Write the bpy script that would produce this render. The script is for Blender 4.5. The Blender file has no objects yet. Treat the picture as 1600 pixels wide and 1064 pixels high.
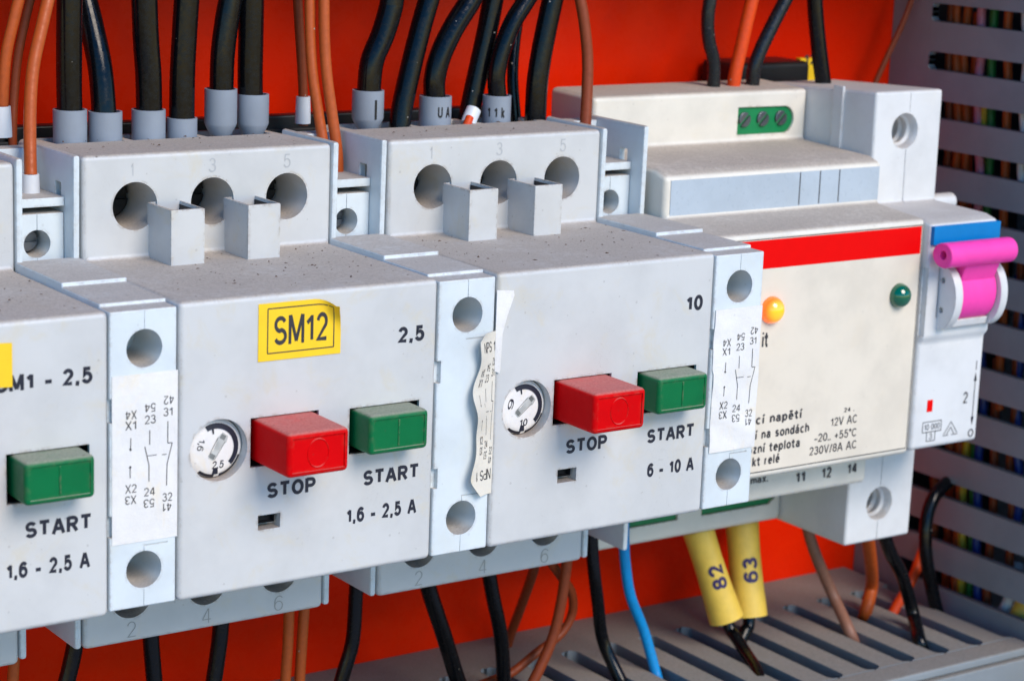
import bpy, bmesh, math, random
from mathutils import Vector, Matrix
import numpy as np

# ------------------------------------------------------------------ camera, world, sun, exposure
S = 0.001                                    # everything below is written in millimetres
scene = bpy.context.scene
FPX, YAW, PIT, ROL = 3585.871, 0.609, -0.219, 0.038
CAM = np.array([-141.827, -285.155, 110.717])
def cam_axes():
    f = np.array([math.sin(YAW)*math.cos(PIT), math.cos(YAW)*math.cos(PIT), math.sin(PIT)])
    rt = np.array([math.cos(YAW), -math.sin(YAW), 0.0]); up = np.cross(rt, f)
    c, s = math.cos(ROL), math.sin(ROL)
    return c*rt+s*up, -s*rt+c*up, f
RT, UP, FW = cam_axes()
cd = bpy.data.cameras.new("camera"); cam = bpy.data.objects.new("camera", cd)
scene.collection.objects.link(cam); scene.camera = cam
cd.sensor_width = 36.0; cd.sensor_fit = 'HORIZONTAL'; cd.lens = FPX/1600*36
cd.clip_start = 0.02; cd.clip_end = 100
M = Matrix.Identity(4)
for i in range(3):
    M[i][0] = RT[i]; M[i][1] = UP[i]; M[i][2] = -FW[i]; M[i][3] = CAM[i]*S
cam.matrix_world = M
cd.dof.use_dof = True; cd.dof.focus_distance = 0.362; cd.dof.aperture_fstop = 42

world = bpy.data.worlds.new("World"); scene.world = world; world.use_nodes = True
wn = world.node_tree.nodes; wl = world.node_tree.links
bg = wn['Background']; sky = wn.new('ShaderNodeTexSky'); sky.sky_type = 'NISHITA'
sky.sun_disc = False
SUN_EL, SUN_AZ = 40, 172      # azimuth measured clockwise from +Y (180 = straight in front of the panel)
sky.sun_elevation = math.radians(SUN_EL); sky.sun_rotation = math.radians(SUN_AZ)
sky.air_density = 1.2; sky.dust_density = 0.0; sky.ozone_density = 5.0
bg.inputs['Strength'].default_value = 0.15
hs = wn.new('ShaderNodeHueSaturation'); hs.inputs['Saturation'].default_value = 1.4   # the camera's vivid colour, same for the whole sky
wl.new(sky.outputs[0], hs.inputs['Color']); wl.new(hs.outputs[0], bg.inputs['Color'])
sd = bpy.data.lights.new("sun", 'SUN'); sun = bpy.data.objects.new("sun", sd); scene.collection.objects.link(sun)
sd.energy = 2.7; sd.angle = math.radians(32); sd.color = (1.0, 0.87, 0.72)
az, el = math.radians(SUN_AZ), math.radians(SUN_EL)
sdir = Vector((math.sin(az)*math.cos(el), math.cos(az)*math.cos(el), math.sin(el)))   # towards the sun
sun.rotation_euler = sdir.to_track_quat('Z', 'Y').to_euler()
scene.view_settings.view_transform = 'Standard'; scene.view_settings.look = 'None'
scene.view_settings.exposure = 0.36; scene.view_settings.gamma = 1.0

# ------------------------------------------------------------------ helpers
def ray(px, py): return FW + RT*(px-800)/FPX - UP*(py-532)/FPX
def onY(px, py, Y):
    d = ray(px, py); t = (Y-CAM[1])/d[1]; return CAM + d*t
def onX(px, py, X):
    d = ray(px, py); t = (X-CAM[0])/d[0]; return CAM + d*t
def depth(p): return float((np.array(p)-CAM) @ FW)
def seeded(n): return random.Random(n)

COL = scene.collection
def link(o, parent=None):
    COL.objects.link(o)
    if parent: o.parent = parent
    return o
def thing(name, label, cat, loc=(0, 0, 0), group=None, rot=None):
    o = bpy.data.objects.new(name, None); COL.objects.link(o)
    o.empty_display_size = 0.005
    o.location = [c*S for c in loc]
    if rot: o.rotation_euler = rot
    o['label'] = label; o['category'] = cat
    if group: o['group'] = group
    return o
def tag(o, label, cat, group=None):
    o['label'] = label; o['category'] = cat
    if group: o['group'] = group
    return o
def smooth(me, ang=35):
    me.polygons.foreach_set('use_smooth', [True]*len(me.polygons))
    me.set_sharp_from_angle(angle=math.radians(ang))
def mk(name, V, F, m, parent=None, sm=True, ang=35):
    me = bpy.data.meshes.new(name)
    me.from_pydata([(x*S, y*S, z*S) for x, y, z in V], [], F)
    bm = bmesh.new(); bm.from_mesh(me); bmesh.ops.recalc_face_normals(bm, faces=bm.faces); bm.to_mesh(me); bm.free()
    if m: me.materials.append(m)
    if sm: smooth(me, ang)
    return link(bpy.data.objects.new(name, me), parent)
def boxVF(x0, x1, y0, y1, z0, z1):
    V = [(x, y, z) for x in (x0, x1) for y in (y0, y1) for z in (z0, z1)]
    F = [(0, 1, 3, 2), (4, 6, 7, 5), (0, 4, 5, 1), (2, 3, 7, 6), (0, 2, 6, 4), (1, 5, 7, 3)]
    return V, F
def prismVF(poly, axis, t0, t1):
    """poly: 2D points; axis 'x' -> (y,z), 'y' -> (x,z), 'z' -> (x,y)"""
    n = len(poly)
    def P(a, b, t): return {'x': (t, a, b), 'y': (a, t, b), 'z': (a, b, t)}[axis]
    V = [P(a, b, t0) for a, b in poly] + [P(a, b, t1) for a, b in poly]
    F = [tuple(range(n)), tuple(range(2*n-1, n-1, -1))] + [(i, (i+1) % n, n+(i+1) % n, n+i) for i in range(n)]
    return V, F
def cylVF(c, axis, r, t0, t1, n=40, r2=None):
    r2 = r if r2 is None else r2
    n_ = n; V = []
    for t, rr in ((t0, r), (t1, r2)):
        for i in range(n_):
            a = 2*math.pi*i/n_; u, v = c[0]+rr*math.cos(a), c[1]+rr*math.sin(a)
            V.append({'x': (t, u, v), 'y': (u, t, v), 'z': (u, v, t)}[axis])
    F = [tuple(range(n_)), tuple(range(2*n_-1, n_-1, -1))] + [(i, (i+1) % n_, n_+(i+1) % n_, n_+i) for i in range(n_)]
    return V, F
def join(*vfs):
    V, F = [], []
    for v, f in vfs:
        k = len(V); V += list(v); F += [tuple(i+k for i in q) for q in f]
    return V, F
def solid(name, VF, m, parent=None, bev=0.0, seg=3, cuts=(), fine=0.0, ang=35, unions=()):
    """closed solid: optional round edges, boolean cuts, fine edge break, all baked into the mesh"""
    o = mk(name, VF[0], VF[1], m, parent)
    tmp = []
    if bev > 0:
        b = o.modifiers.new('b', 'BEVEL'); b.width = bev*S; b.segments = seg; b.limit_method = 'ANGLE'; b.angle_limit = math.radians(40)
        b.use_clamp_overlap = True
    for op, lst in (('UNION', unions), ('DIFFERENCE', cuts)):
        for c in lst:
            q = mk('cutter', c[0], c[1], None); tmp.append(q)
            md = o.modifiers.new('c', 'BOOLEAN'); md.operation = op; md.object = q; md.solver = 'EXACT'
    if fine > 0:
        b = o.modifiers.new('f', 'BEVEL'); b.width = fine*S; b.segments = 2; b.limit_method = 'ANGLE'; b.angle_limit = math.radians(55)
    if o.modifiers:
        par = o.parent; o.parent = None
        bpy.context.view_layer.update()
        dg = bpy.context.evaluated_depsgraph_get()
        me = bpy.data.meshes.new_from_object(o.evaluated_get(dg), depsgraph=dg)
        o.modifiers.clear(); old = o.data; o.data = me; me.name = name; bpy.data.meshes.remove(old)
        o.parent = par
        smooth(me, ang)
        wn_ = o.modifiers.new('w', 'WEIGHTED_NORMAL'); wn_.keep_sharp = True; wn_.weight = 90
        o.parent = None; bpy.context.view_layer.update(); dg = bpy.context.evaluated_depsgraph_get()
        me2 = bpy.data.meshes.new_from_object(o.evaluated_get(dg), depsgraph=dg); o.modifiers.clear(); o.data = me2; me2.name = name
        bpy.data.meshes.remove(me); o.parent = par
    for q in tmp:
        d = q.data; bpy.data.objects.remove(q); bpy.data.meshes.remove(d)
    return o
def spline(P, k=8):
    P = [Vector(p) for p in P]
    Q = [2*P[0]-P[1]] + P + [2*P[-1]-P[-2]]
    out = []
    for i in range(1, len(Q)-2):
        p0, p1, p2, p3 = Q[i-1:i+3]
        for j in range(k):
            t = j/k
            out.append(0.5*((2*p1)+(-p0+p2)*t+(2*p0-5*p1+4*p2-p3)*t*t+(-p0+3*p1-3*p2+p3)*t**3))
    out.append(P[-1]); return out
def sweepVF(P, r, n=20, cap=True):
    rr = r if isinstance(r, (list, tuple)) else [r]*len(P)
    P = [Vector(p) for p in P]; V = []; F = []
    T = [(P[min(i+1, len(P)-1)]-P[max(i-1, 0)]).normalized() for i in range(len(P))]
    N = T[0].orthogonal().normalized()
    for i, p in enumerate(P):
        N = (N - T[i]*N.dot(T[i])).normalized(); B = T[i].cross(N)
        for j in range(n):
            a = 2*math.pi*j/n; V.append(tuple(p + (N*math.cos(a)+B*math.sin(a))*rr[i]))
    for i in range(len(P)-1):
        for j in range(n):
            F.append((i*n+j, i*n+(j+1) % n, (i+1)*n+(j+1) % n, (i+1)*n+j))
    if cap: F += [tuple(range(n-1, -1, -1)), tuple((len(P)-1)*n+j for j in range(n))]
    return V, F
def tube(name, P, r, m, parent=None, n=20, k=8, cap=True):
    V, F = sweepVF(spline(P, k), r, n, cap); return mk(name, V, F, m, parent, ang=60)
def lathe(name, prof, m, parent=None, base=(0, 0, 0), n=40, tilt=(0, 0), ang=35):
    """prof: (radius, height) along +z, from outside bottom up and back down the inside"""
    V = []; F = []
    for r, h in prof:
        for j in range(n):
            a = 2*math.pi*j/n
            V.append((base[0]+r*math.cos(a)+tilt[0]*h, base[1]+r*math.sin(a)+tilt[1]*h, base[2]+h))
    for i in range(len(prof)-1):
        for j in range(n): F.append((i*n+j, i*n+(j+1) % n, (i+1)*n+(j+1) % n, (i+1)*n+j))
    return mk(name, V, F, m, parent, ang=ang)
_txt = {}
def arc(cx, cy, rx, ry, a0, a1, n=12):
    return [(cx+rx*math.cos(math.radians(a0+(a1-a0)*i/n)), cy+ry*math.sin(math.radians(a0+(a1-a0)*i/n))) for i in range(n+1)]
def ell(cx, cy, rx, ry): return ['o'] + arc(cx, cy, rx, ry, 90, 450, 24)[:-1]
XH = 0.72
GL = {   # glyph: (width, strokes in a unit box of that width; 'o' first = closed)
 '0': (.56, [ell(.5, .5, .5, .5)]), '1': (.36, [[(.8, 1), (.8, 0)], [(.78, .93), (.0, .70)]]),
 '2': (.56, [arc(.5, .71, .46, .29, 170, -30)+[(.06, 0), (1, 0)]]),
 '3': (.56, [arc(.47, .76, .42, .24, 160, -90, 10)[:-1]+[(.4, .53)], arc(.47, .27, .5, .27, 98, -165, 12)]),
 '4': (.58, [[(.76, 0), (.76, 1)], [(.70, 1), (.0, .28)], [(.0, .26), (1.05, .26)]]),
 '5': (.56, [[(.92, 1), (.2, 1), (.1, .5)]+arc(.48, .33, .5, .33, 125, -160, 14)]),
 '6': (.56, [ell(.5, .32, .5, .32), arc(.56, .55, .56, .45, 42, 180, 10)+[(.0, .35)]]),
 '8': (.56, [ell(.5, .76, .42, .24), ell(.5, .27, .5, .27)]), '9': (.56, [ell(.5, .68, .5, .32), arc(.44, .45, .56, .45, 222, 360, 10)+[(1, .65)]]),
 'S': (.62, [arc(.5, .74, .46, .26, 22, 262, 14)+arc(.5, .26, .5, .26, 82, -158, 14)]),
 'T': (.62, [[(.5, 1), (.5, 0)], [(-.08, 1), (1.08, 1)]]), 'O': (.72, [ell(.5, .5, .5, .5)]),
 'P': (.60, [[(0, -.1), (0, 1.1)], [(0, 1), (.5, 1)]+arc(.6, .73, .4, .27, 90, -90, 10)+[(0, .46)]]),
 'R': (.64, [[(0, -.1), (0, 1.1)], [(0, 1), (.5, 1)]+arc(.55, .74, .4, .26, 90, -90, 10)+[(0, .48)], [(.5, .46), (1.0, -.08)]]),
 'A': (.72, [[(-.04, -.1), (.47, 1.08)], [(1.04, -.1), (.53, 1.08)], [(.2, .30), (.8, .30)]]),
 'M': (.78, [[(0, -.1), (0, 1.1)], [(1, -.1), (1, 1.1)], [(.04, 1.08), (.5, .02)], [(.96, 1.08), (.5, .02)]]),
 'N': (.66, [[(0, -.1), (0, 1.1)], [(1, -.1), (1, 1.1)], [(.02, 1.05), (.98, -.05)]]),
 'V': (.68, [[(-.02, 1.1), (.49, -.06)], [(1.02, 1.1), (.51, -.06)]]), 'X': (.62, [[(0, -.08), (1, 1.08)], [(1, -.08), (0, 1.08)]]),
 'C': (.68, [arc(.54, .5, .54, .5, 42, 318, 18)]), 'I': (.10, [[(.5, -.08), (.5, 1.08)]]),
 'U': (.62, [[(0, 1.1), (0, .3)]+arc(.5, .28, .5, .28, 180, 360, 10)+[(1, .3), (1, 1.1)]]),
 ',': (.06, [[(.5, .14), (.4, -.02), (-.3, -.22)]]), '.': (.02, [[(.5, -.1), (.5, .12)]]), '-': (.28, [[(-.35, .33), (1.35, .33)]]), ' ': (.24, []),
 '/': (.28, [[(0, -.08), (1, 1.08)]]), '+': (.5, [[(0, .42), (1, .42)], [(.5, .12), (.5, .74)]]), '\u00b0': (.2, [ell(.5, .9, .5, .13)]),
 'a': (.46, [ell(.44, .19, .44, .19), [(.92, -.1), (.92, .45)], arc(.48, .47, .44, .22, 0, 160, 8)]),
 'c': (.46, [arc(.55, .33, .55, .35, 48, 312, 12)]), 'd': (.48, [ell(.45, .33, .45, .35), [(1, -.08), (1, 1.08)]]),
 'e': (.48, [[(.03, .36), (.97, .36)]+arc(.5, .33, .48, .35, 5, 315, 14)]), 'h': (.44, [[(0, -.08), (0, 1.08)], [(0, .4)]+arc(.5, .42, .5, .26, 170, 0, 8)+[(1, -.1)]]),
 'i': (.06, [[(.5, -.08), (.5, .72)], [(.5, .9), (.5, 1.05)]]), 'k': (.44, [[(0, -.08), (0, 1.08)], [(.05, .22), (.95, .74)], [(.35, .36), (1, -.08)]]),
 'l': (.06, [[(.5, -.08), (.5, 1.08)]]), 'm': (.72, [[(0, -.08), (0, .74)], [(0, .4)]+arc(.25, .42, .25, .26, 170, 0, 6)+[(.5, -.1)], [(.5, .4)]+arc(.75, .42, .25, .26, 170, 0, 6)+[(1, -.1)]]),
 'n': (.44, [[(0, -.08), (0, .74)], [(0, .4)]+arc(.5, .42, .5, .26, 170, 0, 8)+[(1, -.1)]]), 'o': (.5, [ell(.5, .33, .5, .35)]),
 'p': (.48, [[(0, -.35), (0, .74)], ell(.55, .33, .45, .35)]), 'r': (.26, [[(0, -.08), (0, .74)], [(0, .4)]+arc(.8, .36, .8, .31, 160, 90, 5)]),
 's': (.42, [arc(.5, .51, .44, .17, 25, 262, 10)+arc(.5, .17, .5, .17, 82, -158, 10)]), 't': (.30, [[(.35, 1.0), (.35, .16), (.6, .0), (1.15, .0)], [(-.45, .68), (1.15, .68)]]),
 'v': (.44, [[(0, .76), (.49, -.04)], [(1, .76), (.51, -.04)]]), 'x': (.44, [[(0, -.06), (1, .76)], [(1, -.06), (0, .76)]]), 'z': (.42, [[(0, .68), (1, .68)], [(.97, .66), (.03, .02)], [(0, 0), (1, 0)]]),
}
GL['\u00e9'] = (.48, GL['e'][1]+[[(.4, .86), (.75, 1.12)]]); GL['\u00e1'] = (.46, GL['a'][1]+[[(.4, .86), (.75, 1.12)]])
GL['\u00ed'] = (.10, [[(.5, -.08), (.5, .72)], [(.2, .86), (1.8, 1.12)]]); GL['\u011b'] = (.48, GL['e'][1]+[[(.15, 1.12), (.5, .88)], [(.5, .88), (.85, 1.12)]])
def textVF(s, t=0.19):
    """stroke lettering: letters drawn as flat bands of width t (cap height 1); each band a hair apart in depth"""
    key = (s, t)
    if key in _txt: return _txt[key]
    V, F = [], []; x = 0.0; k = 0; gap = 0.05+t*0.22
    for ch in s:
        w, st = GL[ch]; w = w*0.86+t
        for q in st:
            closed = q[0] == 'o'; q = q[1:] if closed else q
            P = [Vector((x+t/2+a*(w-t), t/2+b*(1-t))) for a, b in q]
            P = [Vector((p.x, min(max(p.y, -0.4 if ch in 'p,' else (t/2 if len(P) > 4 else 0.0)), 1.25 if ord(ch) > 127 else 1.0))) for p in P]
            n = len(P); b0 = len(V)
            for i in range(n):
                pa = P[i-1] if (i > 0 or closed) else None; pb_ = P[(i+1) % n] if (i < n-1 or closed) else None
                da = (P[i]-pa).normalized() if pa is not None else (pb_-P[i]).normalized()
                db_ = (pb_-P[i]).normalized() if pb_ is not None else da
                tn = (da+db_); tn = tn.normalized() if tn.length > 1e-6 else da
                nn = Vector((-tn.y, tn.x)); c = max(abs(nn.dot(Vector((-da.y, da.x)))), 0.6)
                V.append((P[i].x+nn.x*t/2/c, P[i].y+nn.y*t/2/c, k)); V.append((P[i].x-nn.x*t/2/c, P[i].y-nn.y*t/2/c, k))
            for i in range(n-1+(1 if closed else 0)):
                j = (i+1) % n; F.append((b0+2*i, b0+2*i+1, b0+2*j+1, b0+2*j))
            k = (k+1) % 4
        x += w+gap
    x -= gap; V = [(a/x, b, c) for a, b, c in V]
    _txt[key] = (V, F); return V, F
def text(s, x, z, w, h, Y, m, parent, t=0.19, up=True, name='lettering', f=None, slant=0.0):
    """flat print: lower left corner (x,z), width w, capital height h, on the plane y=Y facing -y"""
    V, F = textVF(s, t); P = []
    for a, b, k in V:
        if not up: a, b = 1-a, 1-b
        u, v = x+a*w+slant*b*h, z+b*h
        p = f(u, v) if f else (u, Y, v)
        P.append((p[0], p[1]-k*0.004, p[2]))
    return mk(name, P, F, m, parent, sm=False)
def bar(x0, z0, x1, z1, t, Y):
    d = Vector((x1-x0, z1-z0)).normalized(); n = Vector((-d.y, d.x))*t/2
    q = [(x0+n.x, z0+n.y), (x0-n.x, z0-n.y), (x1-n.x, z1-n.y), (x1+n.x, z1+n.y)]
    return [(a, Y, b) for a, b in q], [(0, 1, 2, 3)]

# ------------------------------------------------------------------ materials
def lin(r, g, b):
    def c(v):
        v /= 255; return v/12.92 if v <= 0.04045 else ((v+0.055)/1.055)**2.4
    return (c(r), c(g), c(b), 1)
class NT:
    def __init__(s, name):
        s.m = bpy.data.materials.new(name); s.m.use_nodes = True; s.t = s.m.node_tree; s.b = s.t.nodes['Principled BSDF']
    def n(s, typ, **k):
        q = s.t.nodes.new(typ)
        for a, v in k.items(): setattr(q, a, v)
        return q
    def l(s, a, b): s.t.links.new(a, b)
    def coord(s, per_object=True):
        tc = s.n('ShaderNodeTexCoord'); mp = s.n('ShaderNodeMapping'); mp.inputs['Scale'].default_value = (1000,)*3
        s.l(tc.outputs['Object'], mp.inputs['Vector'])
        if per_object:
            oi = s.n('ShaderNodeObjectInfo'); mu = s.n('ShaderNodeMath', operation='MULTIPLY'); mu.inputs[1].default_value = 311.0
            s.l(oi.outputs['Random'], mu.inputs[0]); s.l(mu.outputs[0], mp.inputs['Location'])
        return mp.outputs[0]
    def noise(s, vec, scale, detail=3, rough=0.55, dist=0.0):
        q = s.n('ShaderNodeTexNoise'); q.inputs['Scale'].default_value = scale; q.inputs['Detail'].default_value = detail
        q.inputs['Roughness'].default_value = rough; q.inputs['Distortion'].default_value = dist; s.l(vec, q.inputs['Vector']); return q.outputs['Fac']
    def mr(s, v, a, b, c=0.0, d=1.0):
        q = s.n('ShaderNodeMapRange'); q.interpolation_type = 'SMOOTHSTEP'
        for i, x in enumerate((a, b, c, d)): q.inputs[i+1].default_value = x
        s.l(v, q.inputs[0]); return q.outputs[0]
    def math(s, op, a, b):
        q = s.n('ShaderNodeMath', operation=op)
        for i, x in enumerate((a, b)):
            if isinstance(x, (int, float)): q.inputs[i].default_value = x
            else: s.l(x, q.inputs[i])
        return q.outputs[0]
    def mix(s, f, a, b):
        q = s.n('ShaderNodeMix', data_type='RGBA')
        for i, x in ((0, f), (6, a), (7, b)):
            if isinstance(x, (int, float)): q.inputs[i].default_value = x
            elif isinstance(x, tuple): q.inputs[i].default_value = x
            else: s.l(x, q.inputs[i])
        return q.outputs[2]
    def bump(s, h, dist, strength=1.0):
        q = s.n('ShaderNodeBump'); q.inputs['Distance'].default_value = dist*S; q.inputs['Strength'].default_value = strength
        s.l(h, q.inputs['Height']); s.l(q.outputs[0], s.b.inputs['Normal'])
DUST = lin(177, 163, 149)
def plastic(name, col, rough=0.42, dust=0.85, mott=0.05, warm=0.25, specks=0.8, dustcol=DUST, bump=0.012, spec=0.5, edge=0.0):
    t = NT(name); v = t.coord()
    n1 = t.noise(v, 0.09, 4, 0.6); n2 = t.noise(v, 0.9, 4, 0.65); n3 = t.noise(v, 9.0, 3, 0.6)
    dk = tuple(c*(1-mott*2.2) for c in col[:3])+(1,)
    c = t.mix(t.mr(n1, 0.35, 0.68), col, dk)
    # warm handling stains
    st = t.noise(v, 0.13, 5, 0.7, 0.6)
    wm = (col[0]*1.0, col[1]*0.90, col[2]*0.70, 1)
    c = t.mix(t.math('MULTIPLY', t.mr(st, 0.52, 0.72), warm), c, wm)
    # settled dust on upward faces
    g = t.n('ShaderNodeNewGeometry'); sx = t.n('ShaderNodeSeparateXYZ'); t.l(g.outputs['Normal'], sx.inputs[0])
    upm = t.mr(sx.outputs[2], 0.45, 0.93)
    dm = t.math('MULTIPLY', upm, t.mr(t.math('ADD', t.math('MULTIPLY', n2, 0.5), t.math('MULTIPLY', n1, 0.5)), 0.30, 0.52, 0.72, 1.0))
    dm = t.math('MULTIPLY', dm, dust)
    dcol = t.mix(t.mr(t.noise(v, 2.6, 4, 0.75), 0.38, 0.68), dustcol, tuple(x*0.68 for x in dustcol[:3])+(1,))
    c = t.mix(dm, c, dcol)
    if edge:
        bv = t.n('ShaderNodeBevel', samples=4); bv.inputs['Radius'].default_value = 0.9*S
        dp = t.n('ShaderNodeVectorMath', operation='DOT_PRODUCT'); t.l(bv.outputs[0], dp.inputs[0]); t.l(g.outputs['True Normal'], dp.inputs[1])
        em = t.mr(dp.outputs['Value'], 0.995, 0.86)
        em = t.math('MULTIPLY', em, t.mr(t.noise(v, 0.7, 5, 0.75), 0.45, 0.62)); em = t.math('MULTIPLY', em, edge)
        c = t.mix(em, c, lin(138, 120, 100))
        hl = t.noise(v, 0.42, 3, 0.5, 1.6); hl = t.math('ABSOLUTE', t.math('SUBTRACT', hl, 0.5), 0)
        hl = t.math('MULTIPLY', t.math('LESS_THAN', hl, 0.0022), t.mr(n1, 0.56, 0.66)); hl = t.math('MULTIPLY', hl, 0.35)
        c = t.mix(hl, c, lin(120, 112, 104))
    # specks of dirt
    vo = t.n('ShaderNodeTexVoronoi'); vo.inputs['Scale'].default_value = 0.6; t.l(v, vo.inputs['Vector'])
    sc = t.n('ShaderNodeSeparateColor'); t.l(vo.outputs['Color'], sc.inputs[0])
    rad = t.math('MULTIPLY', t.math('POWER', sc.outputs[0], 3.2), 0.135)
    d2 = t.math('ADD', vo.outputs['Distance'], t.math('MULTIPLY', t.math('SUBTRACT', n3, 0.5), 0.08))
    sp = t.math('LESS_THAN', d2, rad)
    sp = t.math('MULTIPLY', sp, t.math('ADD', t.math('MULTIPLY', upm, 0.75*specks), 0.25*specks))
    c = t.mix(sp, c, lin(88, 72, 62))
    t.l(c, t.b.inputs['Base Color'])
    r = t.math('ADD', t.math('MULTIPLY', dm, 0.5), t.mr(n2, 0.2, 0.8, rough-0.06, rough+0.08))
    t.l(r, t.b.inputs['Roughness']); t.b.inputs['Specular IOR Level'].default_value = spec
    t.bump(t.math('ADD', n3, t.math('MULTIPLY', n2, 1.5)), bump)
    return t.m
def simple(name, col, rough=0.4, metal=0.0, bump=0.01, bscale=4.0, var=0.12, spec=0.5, emis=None, coat=0.0, sss=0.0):
    t = NT(name); v = t.coord()
    n = t.noise(v, bscale, 4, 0.6); n1 = t.noise(v, 0.35, 3)
    c = t.mix(t.mr(n1, 0.3, 0.7), col, tuple(x*(1-var) for x in col[:3])+(1,))
    t.l(c, t.b.inputs['Base Color']); t.b.inputs['Metallic'].default_value = metal
    t.l(t.mr(n, 0.25, 0.75, max(rough-0.07, 0.03), rough+0.08), t.b.inputs['Roughness'])
    t.b.inputs['Specular IOR Level'].default_value = spec
    if bump: t.bump(n, bump)
    if coat: t.b.inputs['Coat Weight'].default_value = coat; t.b.inputs['Coat Roughness'].default_value = 0.05
    if emis: t.b.inputs['Emission Color'].default_value = emis[0]; t.b.inputs['Emission Strength'].default_value = emis[1]
    return t.m
def cable_mat(name, col, rough=0.36, dusty=0.25, spec=0.5):
    t = NT(name); v = t.coord()
    n = t.noise(v, 1.2, 4, 0.65); nf = t.noise(v, 7.0, 3, 0.6)
    c = t.mix(t.mr(n, 0.3, 0.75), col, tuple(x*0.8+0.001 for x in col[:3])+(1,))
    c = t.mix(t.math('MULTIPLY', t.mr(t.noise(v, 0.5, 5, 0.8, 1.0), 0.56, 0.8), dusty), c, lin(150, 145, 140))
    vo = t.n('ShaderNodeTexVoronoi'); vo.inputs['Scale'].default_value = 0.5; t.l(v, vo.inputs['Vector'])
    sc = t.n('ShaderNodeSeparateColor'); t.l(vo.outputs['Color'], sc.inputs[0])
    c = t.mix(t.math('LESS_THAN', vo.outputs['Distance'], t.math('MULTIPLY', t.math('POWER', sc.outputs[0], 5.0), 0.10)), c, lin(165, 158, 150))
    t.l(c, t.b.inputs['Base Color'])
    t.l(t.mr(n, 0.3, 0.7, rough-0.08, rough+0.14), t.b.inputs['Roughness']); t.b.inputs['Specular IOR Level'].default_value = spec
    t.bump(t.math('ADD', nf, t.math('MULTIPLY', n, 1.0)), 0.012, 0.5)
    return t.m
m_body = plastic('grey_body_plastic', lin(202, 202, 201), warm=0.5, edge=0.8, mott=0.04)
m_aux = plastic('pale_blue_white_plastic', lin(214, 222, 226), edge=0.5, dust=0.8, warm=0.15, specks=0.5)
m_cream = plastic('cream_plastic', lin(226, 219, 206), warm=0.15, specks=0.6, edge=0.6)
m_panel = plastic('beige_front_foil', lin(224, 213, 196), rough=0.5, warm=0.1, specks=0.3, dust=0.3)
m_mcb = plastic('light_grey_switch_plastic', lin(218, 218, 218), warm=0.1, dust=0.6, specks=0.4, edge=0.4)
m_lab = plastic('blue_grey_label_strip', lin(178, 190, 202), rough=0.3, warm=0.05, specks=0.3, dust=0.2)
m_duct = plastic('grey_duct_pvc', lin(132, 139, 144), rough=0.45, warm=0.1, specks=0.5, dust=0.95, dustcol=lin(134, 129, 123))
m_paper = plastic('white_paper_label', lin(236, 233, 230), rough=0.6, warm=0.6, specks=0.5, dust=0.3, bump=0.06, edge=0.3)
m_oldpaper = plastic('yellowed_paper_label', lin(226, 219, 205), rough=0.6, warm=0.6, specks=0.3, dust=0.3, bump=0.06)
m_yel = simple('yellow_sticker', lin(250, 205, 30), 0.45, var=0.06)
m_red = simple('red_button_plastic', lin(215, 8, 14), 0.38, bump=0.015, var=0.1)
m_green = simple('green_button_plastic', lin(0, 112, 62), 0.36, bump=0.012, var=0.12)
def dusty_button(m):
    pass
m_redb = plastic('red_stop_plastic', (0.66, 0.001, 0.003, 1), rough=0.5, spec=0.05, edge=0.2, dust=0.6, warm=0.0, specks=0.5, mott=0.06, dustcol=lin(190, 150, 140), bump=0.02)
m_greenb = plastic('green_start_plastic', (0.0, 0.15, 0.045, 1), rough=0.4, spec=0.2, edge=0.35, dust=0.72, warm=0.0, specks=0.4, mott=0.07, dustcol=lin(172, 165, 150), bump=0.02)
m_ink = simple('dark_ink', lin(30, 32, 48), 0.5, bump=0)
m_ink2 = simple('faded_black_ink', lin(52, 50, 54), 0.6, bump=0)
m_purple = simple('purple_pen_ink', lin(48, 34, 92), 0.5, bump=0)
m_dark = simple('recess_shade_and_black_plastic', lin(26, 26, 30), 0.6)  # dark shade painted into starter openings; also black duct bases and strip edge
m_black = simple('black_plastic', lin(20, 20, 22), 0.4)
m_metal = simple('screw_metal', lin(120, 122, 128), 0.35, metal=0.9, bump=0.03)
m_darkmetal = simple('dark_screw_metal', lin(40, 38, 38), 0.5, metal=0.5, bump=0.05)
m_tin = simple('tin_ferrule', lin(200, 205, 210), 0.25, metal=1.0)
m_ferr = simple('grey_ferrule_plastic', lin(140, 149, 162), 0.4, bump=0.01, var=0.06)
m_ferrw = simple('white_ferrule_plastic', lin(214, 218, 224), 0.4, var=0.05)
m_blk = cable_mat('black_cable', (0.0025, 0.003, 0.0045, 1), 0.17, 0.02, 0.3)
m_blks = cable_mat('stained_black_cable', (0.008, 0.010, 0.013, 1), 0.28, 0.5, 0.4)
m_org = cable_mat('orange_brown_cable', (0.46, 0.085, 0.014, 1), 0.42, 0.06, 0.3)
m_orgd = cable_mat('dark_brown_cable', (0.25, 0.045, 0.012, 1), 0.45, 0.06, 0.3)
m_orr = cable_mat('orange_red_cable', (0.74, 0.065, 0.006, 1), 0.4, 0.25, 0.3)
m_brn = cable_mat('dull_brown_cable', lin(140, 96, 78), 0.5, 0.2)
m_blue = cable_mat('blue_cable', (0.002, 0.25, 0.62, 1), 0.4, 0.06, 0.3)
m_pinkw = cable_mat('pink_cable', lin(214, 130, 160), 0.45, 0.1)
m_yelw = cable_mat('yellow_cable', lin(215, 180, 40), 0.45, 0.1)
m_grnw = cable_mat('green_cable', lin(20, 120, 50), 0.45, 0.1)
m_whtw = cable_mat('white_cable', lin(215, 215, 218), 0.45, 0.1)
m_dblue = cable_mat('dark_blue_cable', lin(20, 60, 150), 0.4, 0.1)
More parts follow.
